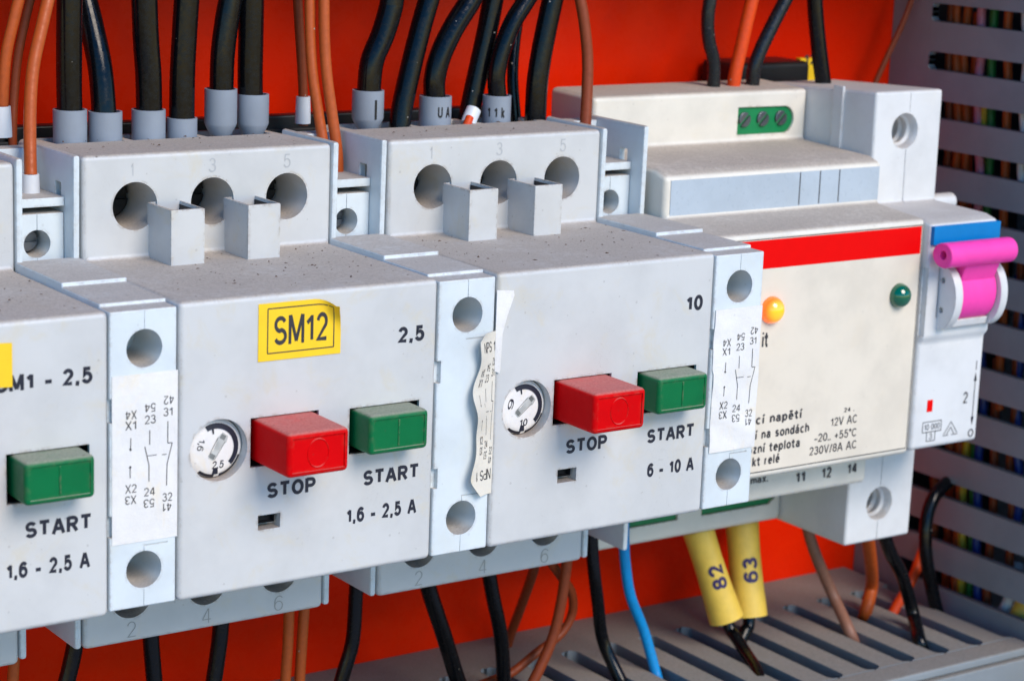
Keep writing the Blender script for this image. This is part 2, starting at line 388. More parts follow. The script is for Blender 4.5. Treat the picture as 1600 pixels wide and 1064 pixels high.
m_sleeve = simple('pale_yellow_sleeve', lin(240, 202, 84), 0.42, bump=0.03, bscale=2.0, var=0.12)
m_pink = simple('magenta_toggle_plastic', lin(250, 70, 172), 0.45, spec=0.3, var=0.08, bump=0.012)
m_bluep = simple('blue_marker_plastic', lin(0, 124, 190), 0.4, spec=0.2, var=0.06)
m_stripe = simple('red_print', (0.80, 0.001, 0.001, 1), 0.5, spec=0.08, var=0.04, bump=0)
m_ledg = simple('green_lamp_lens', lin(0, 92, 60), 0.08, bump=0, coat=1.0, var=0.05)
m_leda = simple('amber_lamp_lens', lin(255, 160, 10), 0.12, bump=0, coat=1.0, emis=((1.0, 0.42, 0.01, 1), 1.1), var=0.1)
def amber():
    t = NT('amber_lamp_lens'); v = t.coord(False); sx = t.n('ShaderNodeSeparateXYZ'); t.l(v, sx.inputs[0])
    g = t.mr(sx.outputs[1], -2.3, -0.9)
    c = t.mix(g, (1, 0.42, 0.01, 1), (0.95, 0.14, 0.0, 1)); t.l(c, t.b.inputs['Base Color']); t.l(c, t.b.inputs['Emission Color'])
    t.b.inputs['Emission Strength'].default_value = 0.55; t.b.inputs['Roughness'].default_value = 0.12; t.b.inputs['Coat Weight'].default_value = 1.0
    return t.m
m_leda = amber()
m_slot = simple('scratched_slot_plastic', lin(206, 208, 204), 0.5, bump=0.08, bscale=1.6, var=0.35)
m_slotd = simple('slot_end_and_shadow_grey', lin(128, 132, 130), 0.6, bump=0.08, bscale=2.0, var=0.5)  # grey of the slot ends and of the painted shadow lines
m_pcb = simple('green_terminal_plastic', lin(4, 128, 72), 0.4, var=0.15)
m_rail = simple('zinc_rail', lin(150, 150, 150), 0.4, metal=0.8)
def back_material():
    t = NT('orange_red_enamel'); v = t.coord(False)
    n = t.noise(v, 0.03, 5, 0.6, 0.5); n2 = t.noise(v, 0.25, 5, 0.7)
    c = t.mix(t.mr(n, 0.3, 0.7), (0.92, 0.026, 0.0012, 1), (0.84, 0.018, 0.001, 1))
    c = t.mix(t.math('MULTIPLY', t.mr(n2, 0.55, 0.8), 0.25), c, (0.5, 0.02, 0.002, 1))
    t.b.inputs['Specular IOR Level'].default_value = 0.10
    t.l(c, t.b.inputs['Base Color']); t.l(t.mr(n2, 0.3, 0.7, 0.22, 0.36), t.b.inputs['Roughness'])
    t.bump(t.noise(v, 0.6, 4), 0.03); return t.m
m_back = back_material()

# ------------------------------------------------------------------ setting: red mounting plate, rail, ducts
YB = 80
bp = solid('back_panel', boxVF(-330, 330, YB, YB+2, -260, 260), m_back); bp['kind'] = 'structure'

gr = solid('ground', boxVF(-4000, 4000, -6000, 1500, -1010, -1000), simple('pale_concrete', lin(168, 168, 170), 0.85, bump=0.5, bscale=0.05)); gr['kind'] = 'structure'

rail = thing('mounting_rail', 'zinc mounting rail running behind all the grey devices', 'rail', (-200, 72, 21))
solid('rail_web', boxVF(0, 404, 6.4, 7.4, -13, 13), m_rail, rail)
solid('rail_flange', boxVF(0, 404, 0, 1, 12, 17.5), m_rail, rail)
solid('rail_flange', boxVF(0, 404, 0, 1, -17.5, -12), m_rail, rail)
solid('rail_side', boxVF(0, 404, 1.02, 6.38, 12, 13), m_rail, rail)
solid('rail_side', boxVF(0, 404, 1.02, 6.38, -13, -12), m_rail, rail)

def finger_poly(a0, a1, hw, hp, r, both):
    """finger between two slots: narrow bar (half width hw) flaring to the full pitch (hp) at its root(s)"""
    n = 5; g = min(r, hp-hw)
    L = [(a0-0.01, hp-0.02)]
    if hp-hw-g > 0.05: L.append((a0, hp-0.05))
    for i in range(n+1):
        t = i/n*math.pi/2; L.append((a0+g*(1-math.cos(t)), hw+g-g*math.sin(t)))
    if both:
        for i in range(n+1):
            t = (1-i/n)*math.pi/2; L.append((a1-g*(1-math.cos(t)), hw+g-g*math.sin(t)))
    else:
        L.append((a1, hw))
    return L + [(a, -b) for a, b in reversed(L)]

# right-hand duct: side wall x=210, fingers run towards the viewer (-y)
XD = 210.0
dr = thing('wiring_duct', 'upright grey slotted wiring duct at the right, full of wires', 'wiring duct', (XD, YB, -50))
def drl(VF): return [(x-XD, y-YB, z+50) for x, y, z in VF[0]], VF[1]
pitch = 10.15; zs0 = 76.2                      # first slot centre seen at the top
solid('wall_strip', drl(boxVF(XD, XD+1.9, 68.2, YB-0.2, -160, 160)), m_duct, dr)
solid('far_wall', drl(boxVF(XD+42, XD+44, 12, YB-0.2, -160, 160)), m_duct, dr)
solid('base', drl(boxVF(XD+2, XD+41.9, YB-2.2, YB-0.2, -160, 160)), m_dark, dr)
solid('cover', drl(boxVF(XD-0.4, XD+44.4, 8, 10, -160, 160)), m_duct, dr, bev=0.6)
fp = finger_poly(-68.2, -10.1, 3.15, pitch/2, 0.9, False)
V, F = prismVF([(-a-YB, b) for a, b in fp], 'x', 0.0, 1.9)
f0 = solid('finger', (V, F), m_duct, dr, fine=0.18)
k0 = True
for k in range(-6, 21):
    zc = zs0 + pitch/2 - k*pitch
    o = f0 if k0 else link(bpy.data.objects.new('finger', f0.data), dr)
    k0 = False
    o.location = (0, 0, (zc+50)*S)

# lower duct: comb wall facing up at z=-50, cover towards the viewer
db = thing('wiring_duct', 'dusty grey slotted wiring duct lying along the bottom under the devices', 'wiring duct', (0, YB, -50))
ZD = -50.0
def dbl(VF): return [(x, y-YB, z-ZD) for x, y, z in VF[0]], VF[1]
XE = 207.0
solid('wall_strip', dbl(boxVF(-180, XE, 65.6, YB-0.2, ZD-1.9, ZD)), m_duct, db)
solid('lip', dbl(boxVF(-180, XE, 21.5, 27.6, ZD-1.9, ZD)), m_duct, db, bev=0.5)
solid('cover', dbl(boxVF(-180, XE, 20.6, 22.4, ZD-42, ZD-2.0)), m_duct, db, bev=0.4)
solid('lower_wall', dbl(boxVF(-180, XE, 22.6, YB-0.2, ZD-42, ZD-40)), m_duct, db)
pb = 9.75
fp = finger_poly(-65.6, -27.6, 2.85, pb/2, 1.7, True)
V, F = prismVF([(b, -a-YB) for a, b in fp], 'z', -2.4, 0.0)
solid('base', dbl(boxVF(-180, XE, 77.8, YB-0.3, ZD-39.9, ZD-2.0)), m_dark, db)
f1 = solid('finger', (V, F), m_duct, db, fine=0.18)
x = XE - pb/2 - 0.3; first = True
while x > -178:
    o = f1 if first else link(bpy.data.objects.new('finger', f1.data), db)
    first = False
    o.location = (x*S, 0, 0); x -= pb

# unseen upper duct, added to shade the top of the panel (the cables bend up into it)
ZU = 103
du = thing('wiring_duct', 'unseen grey slotted wiring duct added along the top to shade the panel', 'wiring duct', (0, YB, ZU))
solid('wall_strip', boxVF(-180, XE, -7.4, -0.2, 0, 1.9), m_duct, du)
solid('lip', boxVF(-180, XE, -39.4, -33.4, 0, 1.9), m_duct, du, bev=0.5)
solid('cover', boxVF(-180, XE, -41.4, -39.6, 0.2, 42), m_duct, du, bev=0.4)
solid('upper_wall', boxVF(-180, XE, -39.4, -0.2, 40, 42), m_duct, du)
fp = finger_poly(-7.4, -33.4, 3.1, pb/2, 1.7, True)
fp = [(-a_, b_) for a_, b_ in finger_poly(7.4, 33.4, 3.1, pb/2, 1.7, True)]
V, F = prismVF([(b, a) for a, b in fp], 'z', 0, 1.9)
f2 = solid('finger', (V, F), m_duct, du, fine=0.18)
x = XE - pb/2 - 0.3; first = True
while x > -178:
    o = f2 if first else link(bpy.data.objects.new('finger', f2.data), du)
    first = False; o.location = (x*S, 0, 0); x -= pb

# ------------------------------------------------------------------ motor starters
BW, H, D, HT, HB = 43.2, 44.2, 32.7, 60.4, 18.0
H1, HP, ZH = 8.64, 13.2, 52.3
_cache = {}
def cached(key, fn, parent):
    """build once, afterwards share the mesh data"""
    if key not in _cache:
        o = fn(); _cache[key] = o; return o
    s = _cache[key]; o = link(bpy.data.objects.new(s.name.split('.')[0], s.data), parent); return o
def build_button(parent, x0, x1, z0, z1, y, m, mark, name):
    def fn():
        sx = (x1-x0); sz = (z1-z0); r = 1.0
        base = boxVF(x0, x1, y, 5.0, z0, z1)
        cuts = [boxVF(x0+0.75, x1-0.75, y-1, y+0.25, z0+0.75, z1-0.75)]
        o = solid(name, base, m, parent, bev=0.75, seg=3, cuts=cuts, fine=0.14)
        return o
    o = cached(name, fn, parent)
    cx, cz = (x0+x1)/2, (z0+z1)/2
    def fm():
        yy = y+0.26
        if mark == 'ring':
            cx_, n = cx, 40; V = []; F = []
            for i in range(n):
                a = 2*math.pi*i/n
                for rr, dy in ((1.95, 0.02), (2.1, -0.14), (2.25, 0.02)):
                    V.append((cx_+rr*0.82*math.cos(a), yy+dy, cz+rr*math.sin(a)))
            for i in range(n):
                j = (i+1) % n
                F += [(3*i, 3*j, 3*j+1, 3*i+1), (3*i+1, 3*j+1, 3*j+2, 3*i+2)]
            return mk('emblem', V, F, m, o)
        return solid('emblem', boxVF(cx-0.14, cx+0.14, yy-0.13, yy+0.05, cz-2.0, cz+2.0), m, o, bev=0.05)
    cached(name+'mark', fm, o)
    return o
def build_dial(parent, num, rotdeg, key):
    cx, cz, R, yd = 6.4, 22.0, 4.4, 1.15
    d = lathe('dial', [(0.0, 1.5), (R, 1.5), (R, 0.5), (R-0.5, 0.15), (R-1.2, 0.0), (0.001, 0.0)], m_mcb, parent)
    for v in d.data.vertices:          # z-lathe turned to face -y
        x_, y_, z_ = v.co; v.co = (cx*S+x_, yd*S+z_, cz*S-y_)
    d.data.materials.clear(); d.data.materials.append(m_paper)
    def ringseg(a0, a1, r0, r1, y, name='dial_mark'):
        n = 24; V = []; F = []
        for i in range(n+1):
            a = math.radians(a0+(a1-a0)*i/n)
            for rr in (r0, r1): V.append((cx+rr*math.cos(a), y-0.06+(0.0 if rr < 3.2 else (rr-3.2)/0.7*0.15 if rr < 3.9 else 0.15+(rr-3.9)*0.7), cz+rr*math.sin(a)))
        for i in range(n): F.append((2*i, 2*i+1, 2*i+3, 2*i+2))
        return mk(name, V, F, m_ink, d, sm=False)
    ringseg(-46, 116, 2.95, 3.75, yd-0.03)
    ringseg(-80, -20, 3.9, 4.35, yd-0.02)
    ringseg(-128, -92, 3.9, 4.35, yd-0.02)
    ringseg(-97, -83, 2.9, 3.9, yd-0.02)
    ringseg(96, 102, 2.2, 3.4, yd-0.02)
    a = math.radians(rotdeg); c, s_ = math.cos(a), math.sin(a)
    def rot(u, v): return (cx+0.35+u*c-v*s_, cz+0.2+u*s_+v*c)
    poly = [rot(*p) for p in ((-2.1, -0.5), (-1.2, -0.55), (-0.6, -0.5), (0.6, -0.6), (1.2, -0.95), (2.1, -0.7), (2.2, 0.4), (1.3, 0.7), (0.6, 0.5), (-0.7, 0.35), (-1.2, 0.5), (-2.1, 0.42))]
    solid('screwdriver_slot', prismVF(poly, 'y', yd-0.06, yd+0.2), m_slot, d, fine=0.03)
    for sg in (-1, 1):
        pq = [rot(sg*a_, b_) for a_, b_ in ((1.25, -0.42), (1.95, -0.42), (1.95, 0.42), (1.25, 0.5))]
        mk('slot_end', [(a_, yd-0.075, b_) for a_, b_ in pq], [(0, 1, 2, 3)], m_slotd, d, sm=False)
    for sg in (-1, 1):
        pq = [rot(*q_) for q_ in ((-1.9, sg*0.52), (1.2, sg*0.62), (1.2, sg*0.74), (-1.9, sg*0.60))]
        mk('slot_shadow_line', [(a_, yd-0.08, b_) for a_, b_ in pq], [(0, 1, 2, 3)], m_slotd, d, sm=False)  # thin dark line painting the shadow along the slot's side
    text(num[0], cx-0.6, cz-3.05, 1.9 if len(num[0]) > 2 else 1.5, 1.15, yd-0.04, m_ink, d, 0.15, slant=0.15)
    ra = math.radians(-105); rc, rs = math.cos(ra), math.sin(ra)
    text(num[1], 0, 0, 1.7, 1.05, yd-0.04, m_ink, d, 0.12, f=lambda u, v: (cx-2.6+u*rc-v*rs, yd-0.04, cz+1.7+u*rs+v*rc))
    return d
def label_sheet(name, parent, x0, x1, z0, z1, m, yfun, nx=14, nz=14, th=0.09, mask=None):
    """thin sticker with its own thickness; yfun(x,z) is how far its back stands off the face"""
    V = []; F = []
    for side in (0, 1):
        for i in range(nx+1):
            for j in range(nz+1):
                u = x0+(x1-x0)*i/nx; v = z0+(z1-z0)*j/nz
                dx, y, dz = yfun(u, v)
                V.append((u+dx, y-(th if side else 0.0), v+dz))
    N = (nx+1)*(nz+1); idx = lambda s, i, j: s*N+i*(nz+1)+j
    for i in range(nx):
        for j in range(nz):
            F.append((idx(0, i, j), idx(0, i, j+1), idx(0, i+1, j+1), idx(0, i+1, j)))
            F.append((idx(1, i, j), idx(1, i+1, j), idx(1, i+1, j+1), idx(1, i, j+1)))
    for i in range(nx):
        F += [(idx(0, i, 0), idx(0, i+1, 0), idx(1, i+1, 0), idx(1, i, 0)), (idx(0, i, nz), idx(1, i, nz), idx(1, i+1, nz), idx(0, i+1, nz))]
    for j in range(nz):
        F += [(idx(0, 0, j), idx(1, 0, j), idx(1, 0, j+1), idx(0, 0, j+1)), (idx(0, nx, j), idx(0, nx, j+1), idx(1, nx, j+1), idx(1, nx, j))]
    return mk(name, V, F, m, parent, ang=60)

def starter(idx, label, rating, setting, dialnum, dialrot):
    X0 = (idx-2)*54.0
    t = thing('motor_starter', label, 'motor starter', (X0, 0, 0 if idx != 1 else -0.35), 'grey motor starters in a row on the rail')
    def body():
        prof = [(0, 0), (0, H), (D, H), (D, HT), (58, HT-0.6), (58, 50), (71.5, 50), (71.5, -8), (58, -8), (58, -HB), (D, -HB), (D, 0)]
        cuts = []
        for k in range(3):
            cuts.append(cylVF((H1+HP*k, ZH), 'y', 3.72, D-2, D+13, 44))
            cuts.append(cylVF((8.1+13.3*k, -10.4), 'y', 3.5, D-2, D+12, 40))
            cuts.append(boxVF(H1+HP*k-5.9, H1+HP*k+5.9, 48.8, 56.5, 56.8, 64))
            cuts.append(boxVF(H1+HP*k-5.6, H1+HP*k+5.6, 47.0, 56.5, -22, -15))
        cuts += [boxVF(11.5, 22.8, -1, 5.5, 18.7, 26.1), boxVF(28.1, 40.3, -1, 5.5, 18.6, 25.7), boxVF(12.9, 16.6, -1, 2.6, 9.0, 11.2)]
        cuts.append(cylVF((6.4, 22.0), 'y', 4.6, -1, 2.6, 48))
        return solid('body', prismVF(prof, 'x', 0, BW), m_body, t, bev=0.85, seg=3, cuts=cuts, fine=0.13)
    body_o = cached('body', body, t)
    for k in range(3):
        def scr():
            V, F = cylVF((0, 0), 'y', 3.3, 0, 4, 30)
            return solid('terminal_screw', (V, F), m_darkmetal, t, bev=0.3, cuts=[boxVF(-3.5, 3.5, -1, 0.8, -0.45, 0.45)], fine=0.05)
        for (xx, zz, dd) in ((H1+HP*k, ZH, 9.3), (8.1+13.3*k, -10.4, 5.5)):
            o = cached('scr', scr, t); o.location = (xx*S, (D+dd)*S, zz*S)
    # hollow guide pegs standing on the dusty ledge
    for k in range(2):
        def peg():
            return solid('terminal_guide', boxVF(0, 5.7, 0, 8.4, -0.3, 8.6), m_body, t, bev=0.18, seg=2, cuts=[boxVF(0.42, 5.28, 0.45, 8.2, 2.6, 9.5)], fine=0.06)
        o = cached('peg', peg, t); o.location = ((10.9+13.1*k)*S, 24.9*S, (H-0.1)*S)
    # added dark liners that paint the shade inside the openings
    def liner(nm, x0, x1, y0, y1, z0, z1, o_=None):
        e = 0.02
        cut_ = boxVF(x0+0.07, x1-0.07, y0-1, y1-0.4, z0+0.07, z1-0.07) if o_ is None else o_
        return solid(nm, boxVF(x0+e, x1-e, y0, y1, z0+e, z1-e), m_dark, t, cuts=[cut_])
    cached('l1', lambda: liner('slot_shade_liner', 11.5, 22.8, 0.5, 5.4, 18.7, 26.1), t)
    cached('l2', lambda: liner('slot_shade_liner', 28.1, 40.3, 0.5, 5.4, 18.6, 25.7), t)
    cached('l3', lambda: liner('window_shade_liner', 12.9, 16.1, 0.9, 2.5, 9.7, 11.2), t)
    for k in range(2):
        o = cached('l4', lambda: liner('guide_shade_liner', 0.42, 5.28, 0.45, 8.2, 2.7, 8.1, boxVF(0.5, 5.2, 0.53, 8.1, 3.0, 9)), t)
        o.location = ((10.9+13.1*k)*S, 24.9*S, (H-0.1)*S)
    build_button(t, 12.15, 22.25, 19.4, 25.95, -10.0, m_redb, 'ring', 'stop_button')
    build_button(t, 28.75, 39.05, 19.45, 25.55, -4.9, m_greenb, 'line', 'start_button')
    build_dial(t, dialnum, dialrot, idx)
    Yp = -0.03
    text('STOP', 14.3, 13.65, 8.2, 2.35, Yp, m_ink, t, 0.225)
    text('START', 30.7, 13.4, 9.9, 2.35, Yp, m_ink, t, 0.225)
    w = 9.8 if idx == 3 else 12.4
    text(rating, (40.9-w) if idx == 3 else 27.9, 7.85 if idx != 3 else 7.6, w, 2.35, Yp, m_ink, t, 0.225)
    if idx == 1: text(setting, 26.6, 34.4, 14.2, 2.4, Yp, m_ink, t, 0.225)
    elif idx == 2: text(setting, 36.2, 34.9, 4.7, 2.45, Yp, m_ink, t, 0.225)
    else: text(setting, 37.4, 34.9, 3.5, 2.6, Yp, m_ink, t, 0.225)
    for k in range(3):                                   # moulded terminal numbers, flat; relief shade painted as darker grey
        text('135'[k], H1+HP*k-0.7, 56.9, 1.3 if k else 0.45, 2.2, D-0.05, m_emb, t, 0.09, name='moulded_number')
        text('246'[k], 7.3+13.3*k, -17.1, 1.6, 2.6, D-0.05, m_bodyd, t, 0.055, name='moulded_number')
    return t
m_emb = plastic('grey_body_plastic_relief_shade', lin(180, 182, 184), warm=0.2, dust=0.2)
m_bodyd = plastic('grey_body_plastic_relief_shade_dark', lin(158, 156, 152), warm=0.2, dust=0.2)

st1 = starter(1, 'grey motor starter cut off at the left, marked SM1 - 2,5', '1,6 - 2,5 A', 'SM1 - 2,5', ('2,5', '1,6'), 50)
st2 = starter(2, 'grey motor starter with a yellow SM12 sticker and red and green buttons', '1,6 - 2,5 A', '2,5', ('2,5', '1,6'), 58)
st3 = starter(3, 'grey motor starter marked 10 and 6 - 10 A, its dial set to 10', '6 - 10 A', '10', ('10', '6'), 40)

# yellow stickers
def curl(u, v):
    d = max(0.0, (u-23.6)*0.75+(v-40.0)*0.55); d = min(d, 3.2)
    return (-0.22*d*d*0.6, -0.02-0.34*d*d*0.55, -0.10*d*d)
sk = label_sheet('yellow_sticker', st2, 12.5, 26.2, 34.4, 42.9, m_yel, curl, 22, 14, 0.1)
sk['label'] = 'yellow sticker printed SM12 with its upper right corner curling off'
def onlab(u, v):
    dx, y, dz = curl(u, v); return (u+dx, y-0.13, v+dz)
def strip_on(x0, z0, x1, z1, t):
    n = 12; V = []; F = []
    dd = Vector((x1-x0, z1-z0)); q = dd.normalized(); nn = Vector((-q.y, q.x))*t/2
    for i in range(n+1):
        p = Vector((x0, z0))+dd*i/n
        V += [onlab(p.x+nn.x, p.y+nn.y), onlab(p.x-nn.x, p.y-nn.y)]
    for i in range(n): F.append((2*i, 2*i+1, 2*i+3, 2*i+2))
    return V, F
bx0, bx1, bz0, bz1 = 14.0, 25.0, 35.5, 42.1
mk('printed_border', *join(strip_on(bx0, bz0, bx1, bz0, .18), strip_on(bx0, bz1, bx1, bz1, .18), strip_on(bx0, bz0, bx0, bz1, .18), strip_on(bx1, bz0, bx1, bz1, .18)), m_ink2, sk, sm=False)
text('SM12', 15.0, 36.6, 9.0, 4.3, 0, m_ink2, sk, 0.15, f=onlab)
sk1 = label_sheet('yellow_sticker', st1, 15.0, 28.9, 35.2, 41.3, m_yel, lambda u, v: (-0.0, -0.02-0.05*max(0, u-26)**2, 0), 12, 6, 0.1)

# black strip behind the tops of the starters
bs = thing('black_strip', 'black strip running behind the tops of the grey starters', 'dark_band', (-80, 61, 50))
solid('strip', boxVF(0, 178, 0, 3.2, 0, 11.2), m_black, bs, bev=0.4)
solid('edge', boxVF(0, 178, -1.2, -0.02, 0, 9.0), m_dark, bs, bev=0.2)

# ------------------------------------------------------------------ auxiliary contact blocks
def aux(idx, label):
    X0 = (idx-2)*54.0 + 43.3; W = 10.3
    t = thing('contact_block', label, 'contact block', (X0, 0, 0), 'narrow pale contact blocks beside the starters')
    def hs():
        prof = [(0, 0.3), (0, 43.75), (3.4, 43.75), (3.4, 44.3), (16.2, 44.3), (16.2, 44.95), (33.6, 44.95), (33.6, 41.0), (48, 41), (48, 0.3)]
        cuts = [cylVF((5.3, 38.2), 'y', 2.75, -1, 9, 36), cylVF((5.3, 5.9), 'y', 2.75, -1, 9, 36),
                boxVF(-1, 0.75, -1, 0.9, 27.9, 31.4), boxVF(-1, 0.75, -1, 0.9, 11.2, 14.4),
                boxVF(5.24, 5.36, -0.5, 0.14, 40.9, 45), boxVF(5.24, 5.36, -0.5, 0.14, 0, 3.2),
                boxVF(5.2, 9.0, -0.5, 0.18, 34.3, 34.5), boxVF(5.2, 9.0, -0.5, 0.18, 9.4, 9.6), boxVF(5.24, 5.36, -0.5, 0.14, 8.5, 9.5)]
        return solid('housing', prismVF(prof, 'x', 0.05, W), m_aux, t, bev=0.75, seg=3, cuts=cuts, fine=0.06)
    cached('auxh', hs, t)
    def wl(x0, slot):
        prof = [(D, 43.6), (D-0.2, HT+0.2), (50, HT+0.2), (50, -HB+0.3), (D, -HB+0.3), (D, -0.5), (34.5, -0.5), (34.5, 43.6)]
        cuts = [boxVF(x0-1, x0+3, 37.2, 39.4, 53.2, 55.9)] if slot else [boxVF(x0-1, x0+3, D-2, D+1.4, -12, 2)]
        return solid('side_wall', prismVF(prof, 'x', x0, x0+1.15), m_aux, t, bev=0.5, seg=2, cuts=cuts, fine=0.08)
    cached('auxl', lambda: wl(0.05, False), t); cached('auxr', lambda: wl(W-1.15, True), t)
    x0, x1 = 1.25, W-1.2
    def tb():
        return solid('terminal_block', boxVF(x0, x1, 36.0, 49, 43.3, 51.5), m_aux, t, bev=0.2, seg=2,
                     cuts=[cylVF((4.75, 46.9), 'y', 2.15, 35, 44, 32), boxVF(4.7, 4.8, 35, 36.25, 48.9, 52), boxVF(4.7, 4.8, 35, 36.25, 42, 44.9), boxVF(4.75, 9.4, 35, 37, 43.0, 43.5)], fine=0.06)
    cached('tb', tb, t)
    cached('shelf', lambda: solid('shelf', boxVF(x0, x1, 35.8, 48.5, 52.5, 53.9), m_aux, t, bev=0.15, seg=2), t)
    cached('rear', lambda: solid('rear_wall', boxVF(x0, x1, 46.5, 49.9, 54.0, 60.0), m_aux, t, bev=0.15, seg=2), t)
    cached('asc', lambda: solid('terminal_screw', cylVF((4.6, 46.9), 'y', 1.8, 39.5, 43.5, 24), m_metal, t, bev=0.2, cuts=[boxVF(2, 7, 39, 40.1, 46.6, 47.2)]), t)
    return t
def diagram(t, f, mi, parent, sq=1.0, dx=0.0):
    """circuit print of the contact block; x measured from the block's left edge"""
    T = lambda s, x, z, w=1.75, up=True, h=1.25: text(s, dx+x*sq, z, w*sq, h, 0, mi, parent, 0.11, up=up, f=f)
    T('X4', 2.35, 28.2, up=False); T('X1', 2.35, 26.7); T('54', 5.3, 28.95, up=False); T('23', 5.3, 27.25)
    T('42', 8.25, 29.75, 1.6, False); T('31', 8.2, 28.05, 1.5)
    T('X2', 2.35, 17.5); T('X3', 2.3, 15.85, up=False); T('24', 5.2, 16.7); T('53', 5.15, 15.0, up=False); T('32', 8.1, 15.55, 1.55); T('41', 8.15, 14.05, 1.4, False)
    L = []
    def ln(x0, z0, x1, z1, w=0.13):
        V, F = bar(dx+x0*sq, z0, dx+x1*sq, z1, w, 0); L.append(([f(a, c) for a, b, c in V], F))
    ln(3.2, 25.5, 3.15, 23.7); ln(3.1, 21.4, 3.1, 19.7); ln(3.05, 24.0, 3.25, 23.7, .3); ln(3.0, 21.1, 3.2, 21.4, .3)
    ln(6.1, 26.3, 6.1, 24.2); ln(5.35, 24.0, 6.0, 21.2); ln(6.0, 21.2, 6.0, 18.8); ln(5.65, 22.6, 7.2, 22.6, .1); ln(8.0, 22.5, 8.75, 22.5, .1)
    ln(8.9, 27.3, 8.9, 24.1); ln(8.9, 24.1, 9.6, 24.1, .12); ln(9.6, 24.1, 8.8, 21.0); ln(8.8, 21.0, 8.75, 17.9)
    mk('circuit_diagram', *join(*L), mi, parent, sm=False)
a1 = aux(1, 'pale narrow contact block between the left starter and the SM12 starter')
a2 = aux(2, 'pale narrow contact block with its label peeling off, right of the SM12 starter')
a3 = aux(3, 'pale narrow contact block between the 6 - 10 A starter and the cream relay')
rng = seeded(4)
for t, k in ((a1, 0.0), (a3, 1.0)):
    def yf(u, v, k=k):
        w = 0.10*k*(math.sin(v*0.9+u*0.6)*math.sin(v*0.37)+1)*(1 if (v < 16 or u < 2.5) else 0.25)
        return (-0.05*k*math.sin(v*0.5)-(0.6*k if u < 1 and v < 24 else 0)*-0.4, -0.02-w, 0)
    s = label_sheet('diagram_label', t, 0.35, 10.45, 10.1, 34.6, m_paper, yf, 16, 36, 0.08)
    fm = lambda u, v, yf=yf: (u+yf(u, v)[0], yf(u, v)[1]-0.115, v)
    diagram(t, fm, m_ink2, s)
# peeled label on the second block: narrow, wavy, turned away from its left edge
def peel(u, v):
    """u 0..1 across, v height 8..36"""
    wav = 6.6+0.62*math.cos((v-31.5)*0.5)+0.22*math.sin(v*0.9)
    if v < 12: wav += (12-v)*0.42
    if v > 34: wav += (v-34)*0.9
    xr = 10.75
    x_ = wav+(xr-wav)*u
    lift = (1-u)**1.5*(1.3+0.4*math.sin(v*0.6))
    return (x_, -0.05-lift, v)
V = []; F = []; nu, nv = 8, 44
for side in (0, 1):
    for j in range(nv+1):
        for i in range(nu+1):
            x_, y_, z_ = peel(i/nu, 9.2+(35.2-9.2)*j/nv); V.append((x_, y_-0.09*side, z_))
N = (nu+1)*(nv+1)
for j in range(nv):
    for i in range(nu):
        a = j*(nu+1)+i
        F += [(a, a+nu+1, a+nu+2, a+1), (N+a, N+a+1, N+a+nu+2, N+a+nu+1)]
for j in range(nv):
    for i in (0, nu):
        a = j*(nu+1)+i; F.append((a, a+nu+1, N+a+nu+1, N+a))
for i in range(nu):
    for j in (0, nv):
        a = j*(nu+1)+i; F.append((a, a+1, N+a+1, N+a))
pl = mk('diagram_label', V, F, m_oldpaper, a2, ang=60); pl['label'] = 'yellowed circuit label peeling off and curling at its left edge'
def fpeel(u, v):                                  # u in mm across the original label 0..10
    q = min(max(u/10.2, 0), 1); p = peel(q, v); return (p[0], p[1]-0.13, p[2])
diagram(a2, fpeel, m_ink2, pl)
text('NPS 1', 2.6, 32.0, 7.0, 1.7, 0, m_ink2, pl, 0.11, f=fpeel)
text('NPS 1', 2.6, 11.6, 7.0, 1.7, 0, m_ink2, pl, 0.11, f=fpeel, up=False)
# torn piece of the same label stuck across to the next starter
poly = [(-0.2, 41.6), (2.9, 41.3), (3.05, 40.5), (1.9, 37.5), (1.1, 34.6), (0.9, 29.0), (0.75, 28.4), (-0.2, 28.8)]
pt = solid('torn_label', prismVF(poly, 'y', -0.22, -0.1), m_paper, st3)
pt['label'] = 'torn strip of white label stuck to the left edge'
# ------------------------------------------------------------------ cream relay
XR0, XR1, YF = 108.9, 160.9, 16.3
rl = thing('level_relay', 'cream relay with a red stripe, an amber lamp and a green lamp', 'relay', (XR0, YF, -2))
def rel(VF): return [(x-XR0, y-YF, z+2) for x, y, z in VF[0]], VF[1]
def relf(u, v, Y=YF): return (u-XR0, Y-YF, v+2)
prof = [(YF, -1.9), (YF, 43.2), (29.0, 44.3), (29.0, 51.9), (32.0, 52.9), (51, 53.6), (51, 63.5), (65, 63.9), (65, 50), (71.5, 50), (71.5, -8), (66, -8), (66, -24.3), (51, -24.3), (51, -12.0), (27, -10.3), (27, -2.4)]
cut = []
wpoly = [(143.4, 55.0), (155.6, 55.0)] + [(155.2+2.4*math.sin(a), 57.6-2.6*math.cos(a)) for a in np.linspace(0.2, math.pi-0.2, 9)] + [(155.2, 60.2), (143.4, 60.3)]
cut.append(rel(prismVF(wpoly, 'y', 49, 54)))
bpoly = [(140, -20.6), (157.5, -20.6), (159.3, -19.2), (159.8, -17), (159.8, -14), (140, -14)]
cut.append(rel(prismVF(bpoly, 'y', 49, 54)))
cut.append(rel(boxVF(116, 134, 49, 54, -20.6, -14)))
for k in range(0): cut.append(rel(boxVF(120.5+5.2*k, 124.3+5.2*k, 55, 60, 58, 66)))
rb = solid('housing', rel(prismVF(prof, 'x', XR0, XR1)), m_cream, rl, bev=1.0, seg=3, cuts=cut, fine=0.12)
fp_ = solid('front_foil', rel(boxVF(111.2, 159.9, YF-0.12, YF+0.1, -0.5, 42.0)), m_panel, rl)
